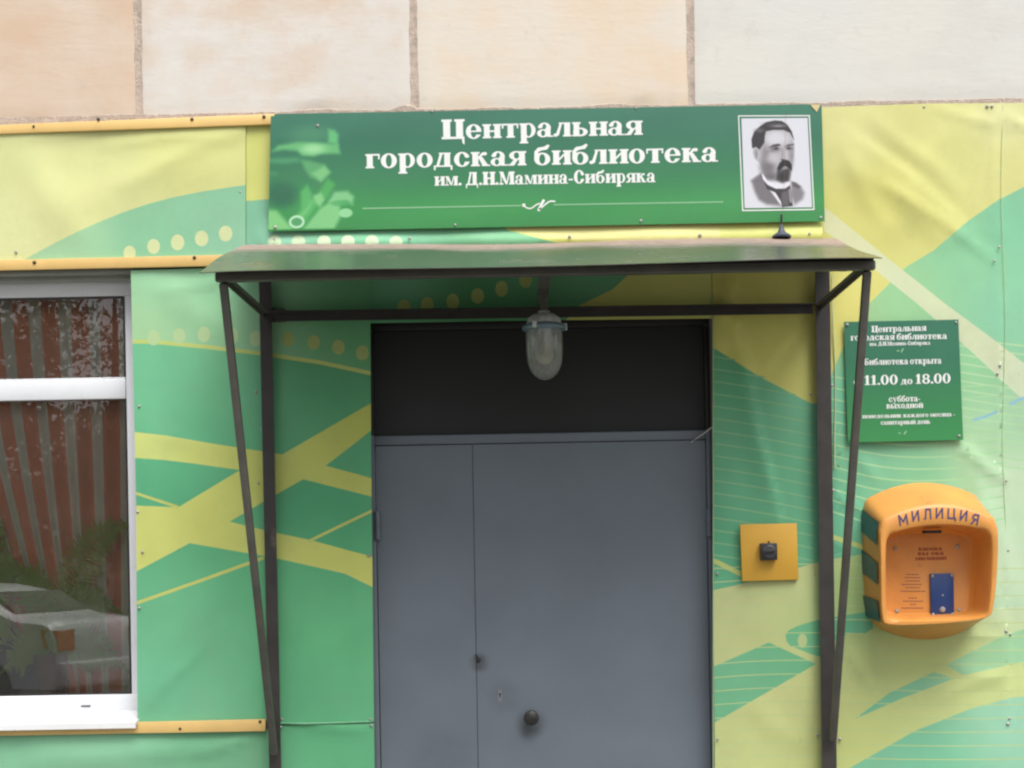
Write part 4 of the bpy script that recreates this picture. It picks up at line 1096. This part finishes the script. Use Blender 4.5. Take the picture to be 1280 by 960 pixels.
text_line('lettering', 'суббота-', 1111, 502.6, 1150.5, 501.6, 5.6, M['white_print'], hrs, HT)
text_line('lettering', 'выходной', 1108, 510.8, 1154, 509.8, 5.4, M['white_print'], hrs, HT)
text_line('lettering', '1 понедельник каждого месяца -', 1073, 523.2, 1194, 520.2, 3.9, M['white_print'], hrs, HT)
text_line('lettering', 'санитарный день', 1101, 531, 1163, 529.6, 4.2, M['white_print'], hrs, HT)
for s_ in [([(1121, 438.6), (1124, 438.4)], 1.6), ([(1129, 435.6), (1126.5, 440.4)], 1.8), ([(1123, 541.6), (1126, 541.4)], 1.6), ([(1133, 538.8), (1130, 543)], 1.8)]: strokes_mesh('flourish', [s_], M['pale_print'], hrs, HT)
screws(hrs, [(1059, 406), (1195, 403), (1199, 545), (1064, 549)], .0565)
adopt(hrs)

# ================================================================== CANOPY
can = empty('entrance_canopy', W(680, 960, .08))
tag(can, 'brown steel entrance canopy with sloping sheet roof over the grey door', 'canopy')
DF = .80
PF = [W(276, 347, DF), W(1087, 332, DF)]      # front corners
Xv, Yv, Zv = Vector((1, 0, 0)), Vector((0, 1, 0)), Vector((0, 0, 1))
def part(name, fn, smooth=None, mat='iron'):
    bm = bmesh.new(); fn(bm); return from_bm(name, bm, M[mat], can, smooth)
part('front_beam', lambda b: bar(b, PF[0] - Xv * .017, PF[1] + Xv * .017, .034, .030, bev=.004), 40)
RR = [W(330, 396, .075), W(1026, 386, .075)]
part('gap_shade_strip', lambda b: bar(b, PF[0] + Vector((-.015, .008, .021)), PF[1] + Vector((.015, .008, .021)), .014, .016), mat='iron_shaded')  # dark bar added to draw the shadow gap between sheet and beam
part('rear_beam', lambda b: angle_iron(b, RR[0] + Xv * .03 + Zv * .017, RR[1] - Xv * .03 + Zv * .017, .036, .004, -Zv, -Yv), mat='iron_shaded')
# posts against the wall (angle iron, corner towards the door)
LP = [W(323.5, 350, .088), W(336.5, 960, .088)]; RP = [W(1037, 334, .088), W(1046, 960, .088)]
LPb = LP[0] + (LP[1] - LP[0]) * (LP[0].z / (LP[0].z - LP[1].z)); RPb = RP[0] + (RP[1] - RP[0]) * (RP[0].z / (RP[0].z - RP[1].z))
part('post', lambda b: angle_iron(b, LPb, LP[0] + Zv * .02, .046, .005, Xv, Yv), mat='iron_shaded')
part('post', lambda b: angle_iron(b, RPb, RP[0] + Zv * .02, .056, .005, -Xv, Yv), mat='iron_shaded')
# raking struts from the front corners down to the posts
part('strut', lambda b: bar(b, PF[0] + Vector((.006, .012, -.017)), W(343, 942, .115), .027, .026, up=Yv, bev=.003), 40)
part('strut', lambda b: bar(b, PF[1] + Vector((-.006, .012, -.017)), W(1041, 925, .115), .027, .026, up=Yv, bev=.003), 40)
# side rails back to the wall
part('side_rail', lambda b: angle_iron(b, PF[0] + Vector((.0, .018, .012)), RR[0] + Vector((0, 0, .016)), .022, .004, -Zv, Xv))
part('side_rail', lambda b: angle_iron(b, PF[1] + Vector((.0, .018, .012)), RR[1] + Vector((0, 0, .016)), .022, .004, -Zv, -Xv))
# rafters carrying the sheet and short upright struts
zr = W(680, 300, .05).z
for px_ in (300, 680, 1060):
    a = W(px_, 340, DF); a.z = PF[0].z + (PF[1].z - PF[0].z) * (px_ - 276) / 811 + .022
    a.x = (px_ - 653) / 1920 * 5.2
    if px_ == 300: a.x += .02
    b_ = Vector((a.x * (.97 if px_ != 680 else 1), -.06, zr - .02))
    part('rafter', lambda b: bar(b, a - Zv * .03, b_ - Zv * .035, .03, .02))
# warped roof sheet
nx, ny = 90, 22; V, F = [], []
rl, rr_ = W(303, 309, .048), W(1044, 298.5, .048); fl, fr = W(249, 342, .90), W(1103, 323.5, .90)
for j in range(ny + 1):
    v = j / ny
    for i in range(nx + 1):
        u = i / nx
        p = (rl * (1 - u) + rr_ * u) * (1 - v) + (fl * (1 - u) + fr * u) * v
        wv = .006 * math.sin(u * 9.4 + .6) * (1 - v) + .0045 * math.sin(u * 5.5 + 2) * v + .003 * math.sin(u * 23 + v * 3) * math.sin(math.pi * v) + .007 * math.sin(u * 3.3 + v * 2.2) * math.sin(math.pi * v)
        sag = -.006 * v * (abs(u - .5) * 2) ** 10
        V.append((p.x, p.y, p.z + wv + sag + .005))
for j in range(ny):
    for i in range(nx):
        a = j * (nx + 1) + i; F.append((a, a + nx + 1, a + nx + 2, a + 1))
me = bpy.data.meshes.new('roof_sheet'); me.from_pydata(V, [], F); me.update()
m, n, p = new_mat('weathered_sheet_metal')
t = noise(n, 5, 6, .6); g = n.nodes.new('ShaderNodeNewGeometry'); sp = n.nodes.new('ShaderNodeSeparateXYZ'); n.links.new(g.outputs['Position'], sp.inputs[0])
mr = n.nodes.new('ShaderNodeMapRange'); mr.inputs[1].default_value = -.42; mr.inputs[2].default_value = -.22; n.links.new(sp.outputs['Y'], mr.inputs[0])
ad = n.nodes.new('ShaderNodeMath'); ad.operation = 'MULTIPLY_ADD'; ad.inputs[1].default_value = .8; ad.inputs[2].default_value = -.42; n.links.new(t.outputs[0], ad.inputs[0])
ad2 = n.nodes.new('ShaderNodeMath'); ad2.operation = 'ADD'; ad2.use_clamp = True; n.links.new(mr.outputs[0], ad2.inputs[0]); n.links.new(ad.outputs[0], ad2.inputs[1])
clean = (.22, .22, .195, 1); dirt = tuple(lin((158, 138, 128))) + (1,)
t2 = noise(n, 22, 8, .7); r2 = ramp(n, t2.outputs[0], [(.3, G(.7)), (.7, G(1.1))])
cc = mix(n, ad2.outputs[0], clean, dirt); cc = mix(n, 1.0, cc, r2.outputs[0], 'MULTIPLY'); n.links.new(cc, p.inputs['Base Color'])
mt = n.nodes.new('ShaderNodeMapRange'); mt.inputs[3].default_value = .85; mt.inputs[4].default_value = .05; n.links.new(ad2.outputs[0], mt.inputs[0]); n.links.new(mt.outputs[0], p.inputs['Metallic'])
rg = n.nodes.new('ShaderNodeMapRange'); rg.inputs[3].default_value = .24; rg.inputs[4].default_value = .7; n.links.new(ad2.outputs[0], rg.inputs[0]); n.links.new(rg.outputs[0], p.inputs['Roughness'])
rs = link('roof_sheet', me, can, m); shade_smooth(rs)
rs.data.materials.append(M['iron']); md = rs.modifiers.new('thickness', 'SOLIDIFY'); md.thickness = .0025; md.offset = -1; md.material_offset = 1; md.material_offset_rim = 1; es = rs.modifiers.new('edges', 'EDGE_SPLIT'); es.split_angle = math.radians(50)
# ceiling strip that carries the lamp
lx = W(680, 400, .40).x
part('lamp_bracket', lambda b: (box(b, lx - .020, lx + .020, -.79, -.07, PF[0].z + .012, PF[0].z + .022)))
part('wall_plate', lambda b: plate_px(b, rect_px(340, 386, 356, 402), .07, .03))
adopt(can)

# ================================================================== LAMP
LD = .40
def lz_(py): return W(680, py, LD).z
lamp = empty('bulkhead_lamp', (lx, -LD, lz_(473)))
tag(lamp, 'grey caged jar lamp hanging under the canopy in front of the dark panel', 'lamp')
def lpart(name, prof, mat, seg=32, sm=40):
    bm = bmesh.new(); lathe(bm, prof, (lx, -LD, 0), 'Z', seg); return from_bm(name, bm, M[mat], lamp, sm)
k_ = (6 - LD) / 1920
def R_(px): return px * k_
lpart('pipe', [(R_(5), lz_(397)), (R_(5), lz_(375)), (R_(6), lz_(374)), (R_(6), lz_(370)), (R_(4.5), lz_(369)), (R_(4.5), PF[0].z + .012)], 'iron', 16)
lpart('housing', [(R_(23), lz_(410)), (R_(22), lz_(405)), (R_(20), lz_(398)), (R_(14), lz_(393.5)), (R_(8), lz_(392.5)), (R_(7), lz_(389))], 'lamp_body')
lpart('rim', [(R_(21), lz_(414)), (R_(27), lz_(412.5)), (R_(28), lz_(410)), (R_(27), lz_(407.5)), (R_(22), lz_(405))], 'lamp_rim')
for a in (0, math.pi * .66, math.pi * 1.33):
    bm = bmesh.new(); box(bm, lx + R_(26) * math.cos(a + .05) - .008, lx + R_(26) * math.cos(a + .05) + .008, -LD + R_(26) * math.sin(a + .05) - .008, -LD + R_(26) * math.sin(a + .05) + .008, lz_(413), lz_(404.5), .002)
    from_bm('clamp_lug', bm, M['lamp_body'], lamp, 40)
# ribbed jar
bm = bmesh.new(); prof = [(22, 412), (22.5, 420), (22.5, 434), (22, 446), (20.5, 456), (17, 464), (12, 470), (6, 474), (.6, 475.2)]
seg = 96; rings = []
for r0, yy in prof:
    rings.append([bm.verts.new((lx + (R_(r0) + (.0009 * math.cos(i * 2 * math.pi / seg * 16) if r0 > 4 else 0)) * math.cos(2 * math.pi * i / seg), -LD + (R_(r0) + (.0009 * math.cos(i * 2 * math.pi / seg * 16) if r0 > 4 else 0)) * math.sin(2 * math.pi * i / seg), lz_(yy))) for i in range(seg)])
for a, b in zip(rings, rings[1:]):
    for i in range(seg): bm.faces.new((a[i], a[(i + 1) % seg], b[(i + 1) % seg], b[i]))
bmesh.ops.recalc_face_normals(bm, faces=bm.faces[:])
from_bm('glass_jar', bm, M['lamp_glass'], lamp, 60)
bm = bmesh.new(); c = Vector((lx, -LD, 0))
lathe(bm, [(R_(6), lz_(412)), (R_(6), lz_(424)), (R_(5.5), lz_(426))], c, 'Z', 20); from_bm('socket', bm, simple('porcelain_socket', (150, 145, 132), .4), lamp, 40)
bm = bmesh.new(); lathe(bm, [(R_(5), lz_(425)), (R_(8), lz_(432)), (R_(11), lz_(442)), (R_(10), lz_(449)), (R_(6), lz_(454)), (R_(1), lz_(455.5))], c, 'Z', 24)
from_bm('bulb', bm, simple('frosted_bulb', (176, 168, 152), .3), lamp, 60)
adopt(lamp)

# ================================================================== CONE AND CABLE on the canopy
cp = W(977, 296, .10); cp.z -= .0
ant = empty('cable_with_cone', cp)
tag(ant, 'thin dark cable with cone shaped foot standing on the canopy before the portrait', 'antenna')
bm = bmesh.new(); lathe(bm, [(.036, -.004), (.037, .002), (.030, .008), (.015, .018), (.010, .030), (.006, .042), (.003, .05)], cp, 'Z', 28); from_bm('foot', bm, simple('blue_grey_rubber', (74, 82, 100), .5, var=.15), ant, 40)
bm = bmesh.new(); tube(bm, [cp + Vector((0, 0, .03)), cp + Vector((.001, 0, .085))], .0042, 8); from_bm('stem', bm, M['plastic'], ant, 40)
bm = bmesh.new(); tube(bm, [cp + Vector((.001, 0, .08)), W(979, 262, .10), W(981, 200, .098), W(982, 150, .088), W(983, 140, .077)], .0005, 6); from_bm('cable', bm, M['ink_grey'], ant)
adopt(ant)

# ================================================================== YELLOW PLATE WITH SWITCH
sw = empty('switch_plate', W(961, 726, .05))
tag(sw, 'ochre yellow square plate with a black rotary switch between the door and the right post', 'switch')
bm = bmesh.new(); plate_px(bm, [(925, 655.5), (996, 654), (998, 724.5), (928, 726.5)], .062, .014, .0012); from_bm('plate', bm, M['yellow_plate'], sw, 30)
bm = bmesh.new(); plate_px(bm, [(951, 679), (971.5, 678.6), (972, 700), (951.6, 700.6)], .098, .036, .003); from_bm('switch_body', bm, M['plastic'], sw, 40)
c = W(961.5, 689.5, .098); bm = bmesh.new(); lathe(bm, [(.026, 0), (.026, .005), (.022, .008), (.020, .008)], c, 'Y', 24); from_bm('dial', bm, simple('dark_grey_dial', (78, 78, 84), .4), sw, 40)
bm = bmesh.new(); bar(bm, c + Vector((-.018, -.014, -.002)), c + Vector((.020, -.014, .004)), .012, .010, up=Zv, bev=.002); from_bm('handle', bm, M['plastic'], sw, 40)
bm = bmesh.new(); tube(bm, [W(961, 680, .075), W(961, 676.5, .075)], .004, 8); from_bm('cable_gland', bm, M['plastic'], sw)
adopt(sw)

# ================================================================== EMERGENCY CALL BOX
box_ = empty('police_call_box', W(1165, 790, .04))
tag(box_, 'orange hooded police call box with blue Cyrillic lettering and a blue button panel', 'call box')
DB = .26
def starloop(poly, n=120):
    poly = np.array(poly, float); c = np.array([np.mean([poly[:, 0].min(), poly[:, 0].max()]), np.mean([poly[:, 1].min(), poly[:, 1].max()])])
    out = []
    for i in range(n):
        a = 2 * math.pi * i / n; # denser in corners not needed
        hx, hz = (poly[:, 0].max() - poly[:, 0].min()) / 2, (poly[:, 1].max() - poly[:, 1].min()) / 2
        d = np.array([math.cos(a) * hx, math.sin(a) * hz]); best = 0
        for j in range(len(poly)):
            p = poly[j] - c; q = poly[(j + 1) % len(poly)] - poly[j]
            den = d[0] * q[1] - d[1] * q[0]
            if abs(den) < 1e-12: continue
            t = (p[0] * q[1] - p[1] * q[0]) / den; s = (p[0] * d[1] - p[1] * d[0]) / den
            if -1e-9 <= s <= 1 + 1e-9 and t > best: best = t
        out.append(c + d * best)
    return np.array(out)
def px_poly(pts, d, it=2): 
    pts = smooth_poly(pts, it); return np.array([(W(x, y, d).x, W(x, y, d).z) for x, y in pts])
arch = lambda xl, yl_, xc, yc, xr, yr, n=9: [(xl + (xr - xl) * t, (1 - t) * yl_ + t * yr + (yc - (yl_ + yr) / 2) * (1 - (2 * t - 1) ** 2)) for t in [i / (n - 1) for i in range(n)]]
front = px_poly([(1101, 777), (1100, 700)] + arch(1099, 651, 1173, 629, 1248, 649) + [(1249, 700), (1243, 762), (1236, 774), (1170, 781), (1108, 783)], DB, 1)
back = px_poly([(1080, 765), (1078, 700)] + arch(1077, 627, 1158, 603, 1226, 622) + [(1226, 700), (1225, 762), (1218, 782), (1190, 797), (1158, 802), (1124, 798), (1094, 783)], .036, 1)
inner = px_poly([(1108, 768), (1107, 700)] + arch(1108, 668, 1176, 655, 1240, 664) + [(1241, 700), (1237, 760), (1232, 773), (1170, 776), (1114, 776)], DB, 2)
F0, B0, I0 = starloop(front), starloop(back), starloop(inner)
ic = I0.mean(0)
def L3(A, d): return [(a[0], -d, a[1]) for a in A]
mixl = lambda A, B, t: A * (1 - t) + B * t
shr = lambda A, s, dz=0: (A - A.mean(0)) * s + A.mean(0) + np.array([0, dz])
loops = [L3(B0, .034), L3(mixl(B0, F0, .10), .050), L3(mixl(B0, F0, .55) + 0, .15), L3(mixl(B0, F0, .88), .215), L3(mixl(B0, F0, .97), .240), L3(mixl(F0, I0, .05), .254), L3(mixl(F0, I0, .22), DB),
         L3(mixl(F0, I0, .85), DB), L3(I0, DB - .004), L3(shr(I0, .985), DB - .014), L3(shr(I0, .965), DB - .05), L3(shr(I0, .93), .12), L3(shr(I0, .90), .095), L3(shr(I0, .86), .085)]
V = [p for l in loops for p in l]; F = []; n_ = 120
for k in range(len(loops) - 1):
    for i in range(n_): F.append((k * n_ + i, k * n_ + (i + 1) % n_, (k + 1) * n_ + (i + 1) % n_, (k + 1) * n_ + i))
F.append(tuple((len(loops) - 1) * n_ + i for i in range(n_)))
me = bpy.data.meshes.new('hood'); me.from_pydata(V, [], F); me.update()
b_ = bmesh.new(); b_.from_mesh(me); bmesh.ops.recalc_face_normals(b_, faces=b_.faces[:]); b_.to_mesh(me); b_.free()
hood = link('hood', me, box_, M['orange']); shade_smooth(hood, 50)
# slanted dark stripes on the left cheek, laid 1 mm off the moulded side
def cheek(t, z):
    """point on the left side: t 0 wall .. 1 front"""
    def at(A):
        q = A[A[:, 0] < A[:, 0].min() + .012]; o_ = np.argsort(q[:, 1]); return np.interp(z, q[o_, 1], q[o_, 0])
    ts = [0, .10, .55, .88, .97]; ds = [.034, .05, .15, .215, .24]
    d = np.interp(t, [0, 1], [.038, .238]); tt = np.interp(d, ds, ts)
    return Vector((at(B0) * (1 - tt) + at(F0) * tt - .0045, -d, z))
for (yb0, yb1, yf0, yf1) in ((636, 664, 653, 682), (687, 716, 704, 731), (744, 770, 751, 778)):
    Vs, Fs = [], []; nt_, nz_ = 10, 8
    for i in range(nt_ + 1):
        t = i / nt_; z0_, z1_ = W(1080, yb0, .04).z * (1 - t) + W(1100, yf0, .24).z * t, W(1080, yb1, .04).z * (1 - t) + W(1100, yf1, .24).z * t
        for j in range(nz_ + 1): Vs.append(cheek(t, z0_ + (z1_ - z0_) * j / nz_))
    for i in range(nt_):
        for j in range(nz_):
            a = i * (nz_ + 1) + j; Fs.append((a, a + 1, a + nz_ + 2, a + nz_ + 1))
    me = bpy.data.meshes.new('stripe'); me.from_pydata([tuple(v) for v in Vs], [], Fs); me.update(); o = link('stripe', me, box_, M['stripe']); shade_smooth(o)
# arched lettering
sans = {'М': ([[(0, 0), (0, 1), (.42, .3), (.84, 1), (.84, 0)]], .84), 'И': ([[(0, 1), (0, 0), (.66, 1), (.66, 0)]], .66), 'Л': ([[(0, 0), (.12, .06), (.2, 1), (.68, 1), (.68, 0)]], .68),
        'Ц': ([[(0, 1), (0, 0), (.66, 0), (.66, 1)], [(.6, 0), (.82, 0), (.82, -.22)]], .76), 'Я': ([[(.62, 0), (.62, 1), (.2, 1), (.04, .88), (.04, .62), (.2, .48), (.62, .48)], [(.34, .48), (0, 0)]], .64)}
ops = []
for ch, x, y, an in (('М', 1130, 655.5, 9), ('И', 1145, 650.6, 6), ('Л', 1159.6, 648.2, 3), ('И', 1174.4, 647.2, .5), ('Ц', 1189.4, 647.8, -2), ('И', 1204, 650.2, -6), ('Я', 1218, 654.8, -11)):
    st, w_ = sans[ch]; a = math.radians(an); hh = 11.6; g = []
    for line in st:
        for p, q in zip(line, line[1:]):
            dpx = np.array(q) - np.array(p); dl = dpx / (np.linalg.norm(dpx) + 1e-9) * .09
            q2 = []
            for u, v in stroke([tuple(np.array(p) - dl), tuple(np.array(q) + dl)], .175):
                lx_, ly_ = (u - w_ / 2) * hh * .95, v * hh
                q2.append((x + lx_ * math.cos(a) - ly_ * math.sin(a), y - lx_ * math.sin(a) - ly_ * math.cos(a)))
            g.append((1, q2))
    ops.append(g)
cdt_union(ops, None, 'lettering', M['ink_blue'], box_, DB + .0012)
ID = .085
bm = bmesh.new(); plate_px(bm, rect_px(1163, 717, 1192, 770), ID + .014, .014, .002); pn = from_bm('button_panel', bm, M['blue'], box_, 40)
for p in ((1165.5, 720), (1190, 719), (1191, 767.5), (1166.5, 768)):
    o = link('screw', SM, pn); o.location = W(p[0], p[1], ID + .015); o.scale = (1.1,) * 3
c = W(1178, 762, ID + .014); bm = bmesh.new(); lathe(bm, [(.011, 0), (.011, .004), (.008, .006), (.007, .009), (.003, .010)], c, 'Y', 20); from_bm('call_button', bm, M['screw'], pn, 40)
c = W(1178.5, 744, ID + .014); bm = bmesh.new(); lathe(bm, [(.004, 0), (.003, .002)], c, 'Y', 12); from_bm('indicator', bm, M['screw'], pn)
bm = bmesh.new(); plate_px(bm, rect_px(1156, 663, 1177, 666.5), DB - .075, .04); from_bm('vent_slot', bm, M['dark_panel'], box_)
for p in ((1119, 686), (1197, 683), (1121, 764), (1199, 763)):
    o = link('screw', SM, box_); o.location = W(p[0], p[1], ID + .001); o.scale = (1.6,) * 3
text_line('notice_text', 'кнопка', 1148, 688.4, 1178, 687.8, 3.6, M['ink_red'], box_, ID + .001)
text_line('notice_text', 'вызова', 1147, 694.2, 1180, 693.6, 3.6, M['ink_red'], box_, ID + .001)
text_line('notice_text', 'милиции', 1144, 700.4, 1183, 699.6, 3.6, M['ink_red'], box_, ID + .001)
for y, xa, xb in ((718, 1133, 1149), (722, 1131, 1151), (726.3, 1132, 1150), (730.5, 1127, 1153), (734.5, 1132, 1151), (739, 1126, 1157), (747.5, 1136, 1147), (751.5, 1129, 1154), (755.5, 1138, 1146), (760, 1127, 1155)):
    n = max(2, int((xb - xa) / 3)); strokes_mesh('fine_print', [([(xa + (xb - xa) * i / n, y), (xa + (xb - xa) * (i + .75) / n, y)], 1.1) for i in range(n)], M['ink_grey'], box_, ID + .001)
adopt(box_)

# ================================================================== STREET BEHIND THE CAMERA (seen in the glass)
def car(x, y, heading):
    root = empty('parked_car', (x, y, -.12)); tag(root, 'silver saloon car parked at the kerb, seen reflected in the window', 'car')
    # side profile, rear at +X
    prof = [(-2.2, .35), (-2.25, .62), (-2.15, .78), (-1.3, .93), (-1.05, .96), (-.45, 1.36), (-.1, 1.42), (.7, 1.42), (1.15, 1.33), (1.62, 1.06), (2.05, 1.04), (2.2, .98), (2.26, .62), (2.2, .34)]
    prof = smooth_poly(prof, 2, False); V, F = [], []; ws = [-.84, -.82, -.76, -.6, 0, .6, .76, .82, .84]
    up = []
    for k, wy in enumerate(ws):
        row = []
        for (a, z) in prof:
            e = abs(wy) / .84; inset = 0
            zz = z if z < .9 else .9 + (z - .9) * (1 - .10 * e ** 6)
            yy = wy * (1 - .17 * max(0, (z - .9) / .5)) if z > .9 else wy
            if z < .5: yy *= .97
            if e > .95: zz = zz - .03 if z > .9 else zz
            row.append(len(V)); V.append((a, yy, zz))
        up.append(row)
    for r0, r1 in zip(up, up[1:]):
        for i in range(len(prof) - 1): F.append((r0[i], r0[i + 1], r1[i + 1], r1[i]))
    F.append(tuple(up[0])); F.append(tuple(up[-1][::-1]))
    me = bpy.data.meshes.new('body'); me.from_pydata(V, [], F); me.update(); o = link('body', me, root, M['car_paint']); shade_smooth(o, 35)
    for sg in (-1, 1):
        for pts in ([(-.92, .95), (-.42, 1.28), (.1, 1.33), (.1, .95)], [(.16, .95), (.16, 1.33), (.72, 1.33), (1.1, 1.24), (1.42, .97)]):
            bm = bmesh.new(); prism(bm, [(a, sg * (.845 - .34 * max(0, z - .9) * .84), z) for a, z in pts], (0, -sg * .02, 0)); from_bm('side_window', bm, M['car_glass'], root)
        bm = bmesh.new(); prism(bm, [(2.10, sg * .845, .74), (2.235, sg * .80, .74), (2.21, sg * .80, .93), (2.06, sg * .845, .94)], (0, -sg * .05, 0)); prism(bm, [(2.25, sg * .80, .72), (2.25, sg * .5, .72), (2.225, sg * .5, .93), (2.225, sg * .80, .93)], (.012, 0, 0)); from_bm('tail_light', bm, M['tail'], root)
        for wx in (-1.38, 1.32):
            bm = bmesh.new(); lathe(bm, [(.2, 0), (.31, .0), (.33, .03), (.33, .18), (.31, .21), (.2, .21)], (wx, .86 if sg > 0 else -.65, .33), 'Y', 28); wl = from_bm('wheel', bm, M['tyre'], root, 40)
            bm = bmesh.new(); lathe(bm, [(.19, 0), (.20, .214), (.16, .218), (.05, .205)], (wx, .861 if sg > 0 else -.649, .33), 'Y', 28); from_bm('rim', bm, M['screw'], wl, 40)
    bm = bmesh.new(); prism(bm, [(1.22, -.58, 1.305), (1.22, .58, 1.305), (1.58, .64, 1.085), (1.58, -.64, 1.085)], (.012, 0, .02)); from_bm('rear_window', bm, M['car_glass'], root)
    bm = bmesh.new(); box(bm, 2.18, 2.30, -.8, .8, .36, .60, .03); from_bm('rear_bumper', bm, M['car_paint'], root, 40)
    root.rotation_euler.z = heading
    return root
c_ = car(-7.55, -13.6, math.radians(20)); c_.scale = (1.12, 1.12, 1.18)

def tree(x, y, h, clumps, seed, label, leafn=7000, leaf=.11):
    root = empty('street_tree', (x, y, -.06)); tag(root, label, 'tree', 'street trees across the road'); r = np.random.default_rng(seed)
    bm = bmesh.new(); tube(bm, [(0, 0, -.1), (.05, .02, h * .3), (-.05, .05, h * .6), (.0, 0, h * .9)], [.2, .16, .11, .03], 10)
    for c in clumps: tube(bm, [(0, 0, h * .3), ((c[0]) * .5, (c[1]) * .5, h * .3 + (c[2] - h * .3) * .6), c[:3]], [.08, .05, .015], 7)
    from_bm('trunk', bm, M['bark'], root)
    P = []; tot = sum(c[3] ** 2 for c in clumps)
    for c in clumps:
        k = int(leafn * c[3] ** 2 / tot); d = r.normal(0, 1, (k, 3)); d /= np.linalg.norm(d, axis=1)[:, None]
        # sub-clusters give light and dark clumps
        sub = r.normal(0, .5, (12, 3)) * c[3]; P.append(np.array(c[:3]) + sub[r.integers(0, 12, k)] + d * (r.uniform(0, 1, k) ** .5)[:, None] * c[3] * .42)
    P = np.concatenate(P); n = len(P); a = r.normal(0, 1, (n, 3)); a /= np.linalg.norm(a, axis=1)[:, None]; b = np.cross(a, r.normal(0, 1, (n, 3))); b /= np.linalg.norm(b, axis=1)[:, None]
    s = leaf * r.uniform(.6, 1.3, n)[:, None]
    V = np.stack([P - a * s, P + b * s * .5, P + a * s, P - b * s * .5], 1).reshape(-1, 3)
    me = bpy.data.meshes.new('crown'); me.from_pydata(V.tolist(), [], np.arange(4 * n).reshape(-1, 4).tolist()); me.update(); link('crown', me, root, M['leaf'])
tree(-11.8, -20.5, 7.5, [(0, 0, 4, 2.4), (.4, .3, 5.6, 1.9), (2.7, 0, 6.0, 1.5), (-1.4, 0, 6, 2.2), (1.6, 0, 3.2, 1.6)], 1, 'leafy street tree whose reflection darkens the left of the window', 26000, .075)
tree(-6.4, -22.5, 6.0, [(0, 0, 3.2, 2.0), (-1.2, .5, 3.6, 1.6), (1.4, 0, 4.4, 1.8)], 2, 'low bushy street tree behind the parked car', 16000, .09)
tree(-8.6, -27, 6, [(-1.5, 0, 3.0, 2.4), (1.2, 0, 2.6, 2.4), (-3.4, 0, 6.0, 2.0)], 3, 'broad low street tree behind the two nearer ones', 9000)
tree(-7.9, -24, 8, [(0, 0, 5.6, 2.0), (.6, .2, 7.0, 1.8)], 8, 'slender sparse street tree with sky showing through its crown', 2600, .07)
tree(-15, -26, 9, [(0, 0, 4, 3), (1.5, 0, 7, 2.6), (-2, 0, 7, 2.6)], 4, 'large street tree farther left across the road', 10000)
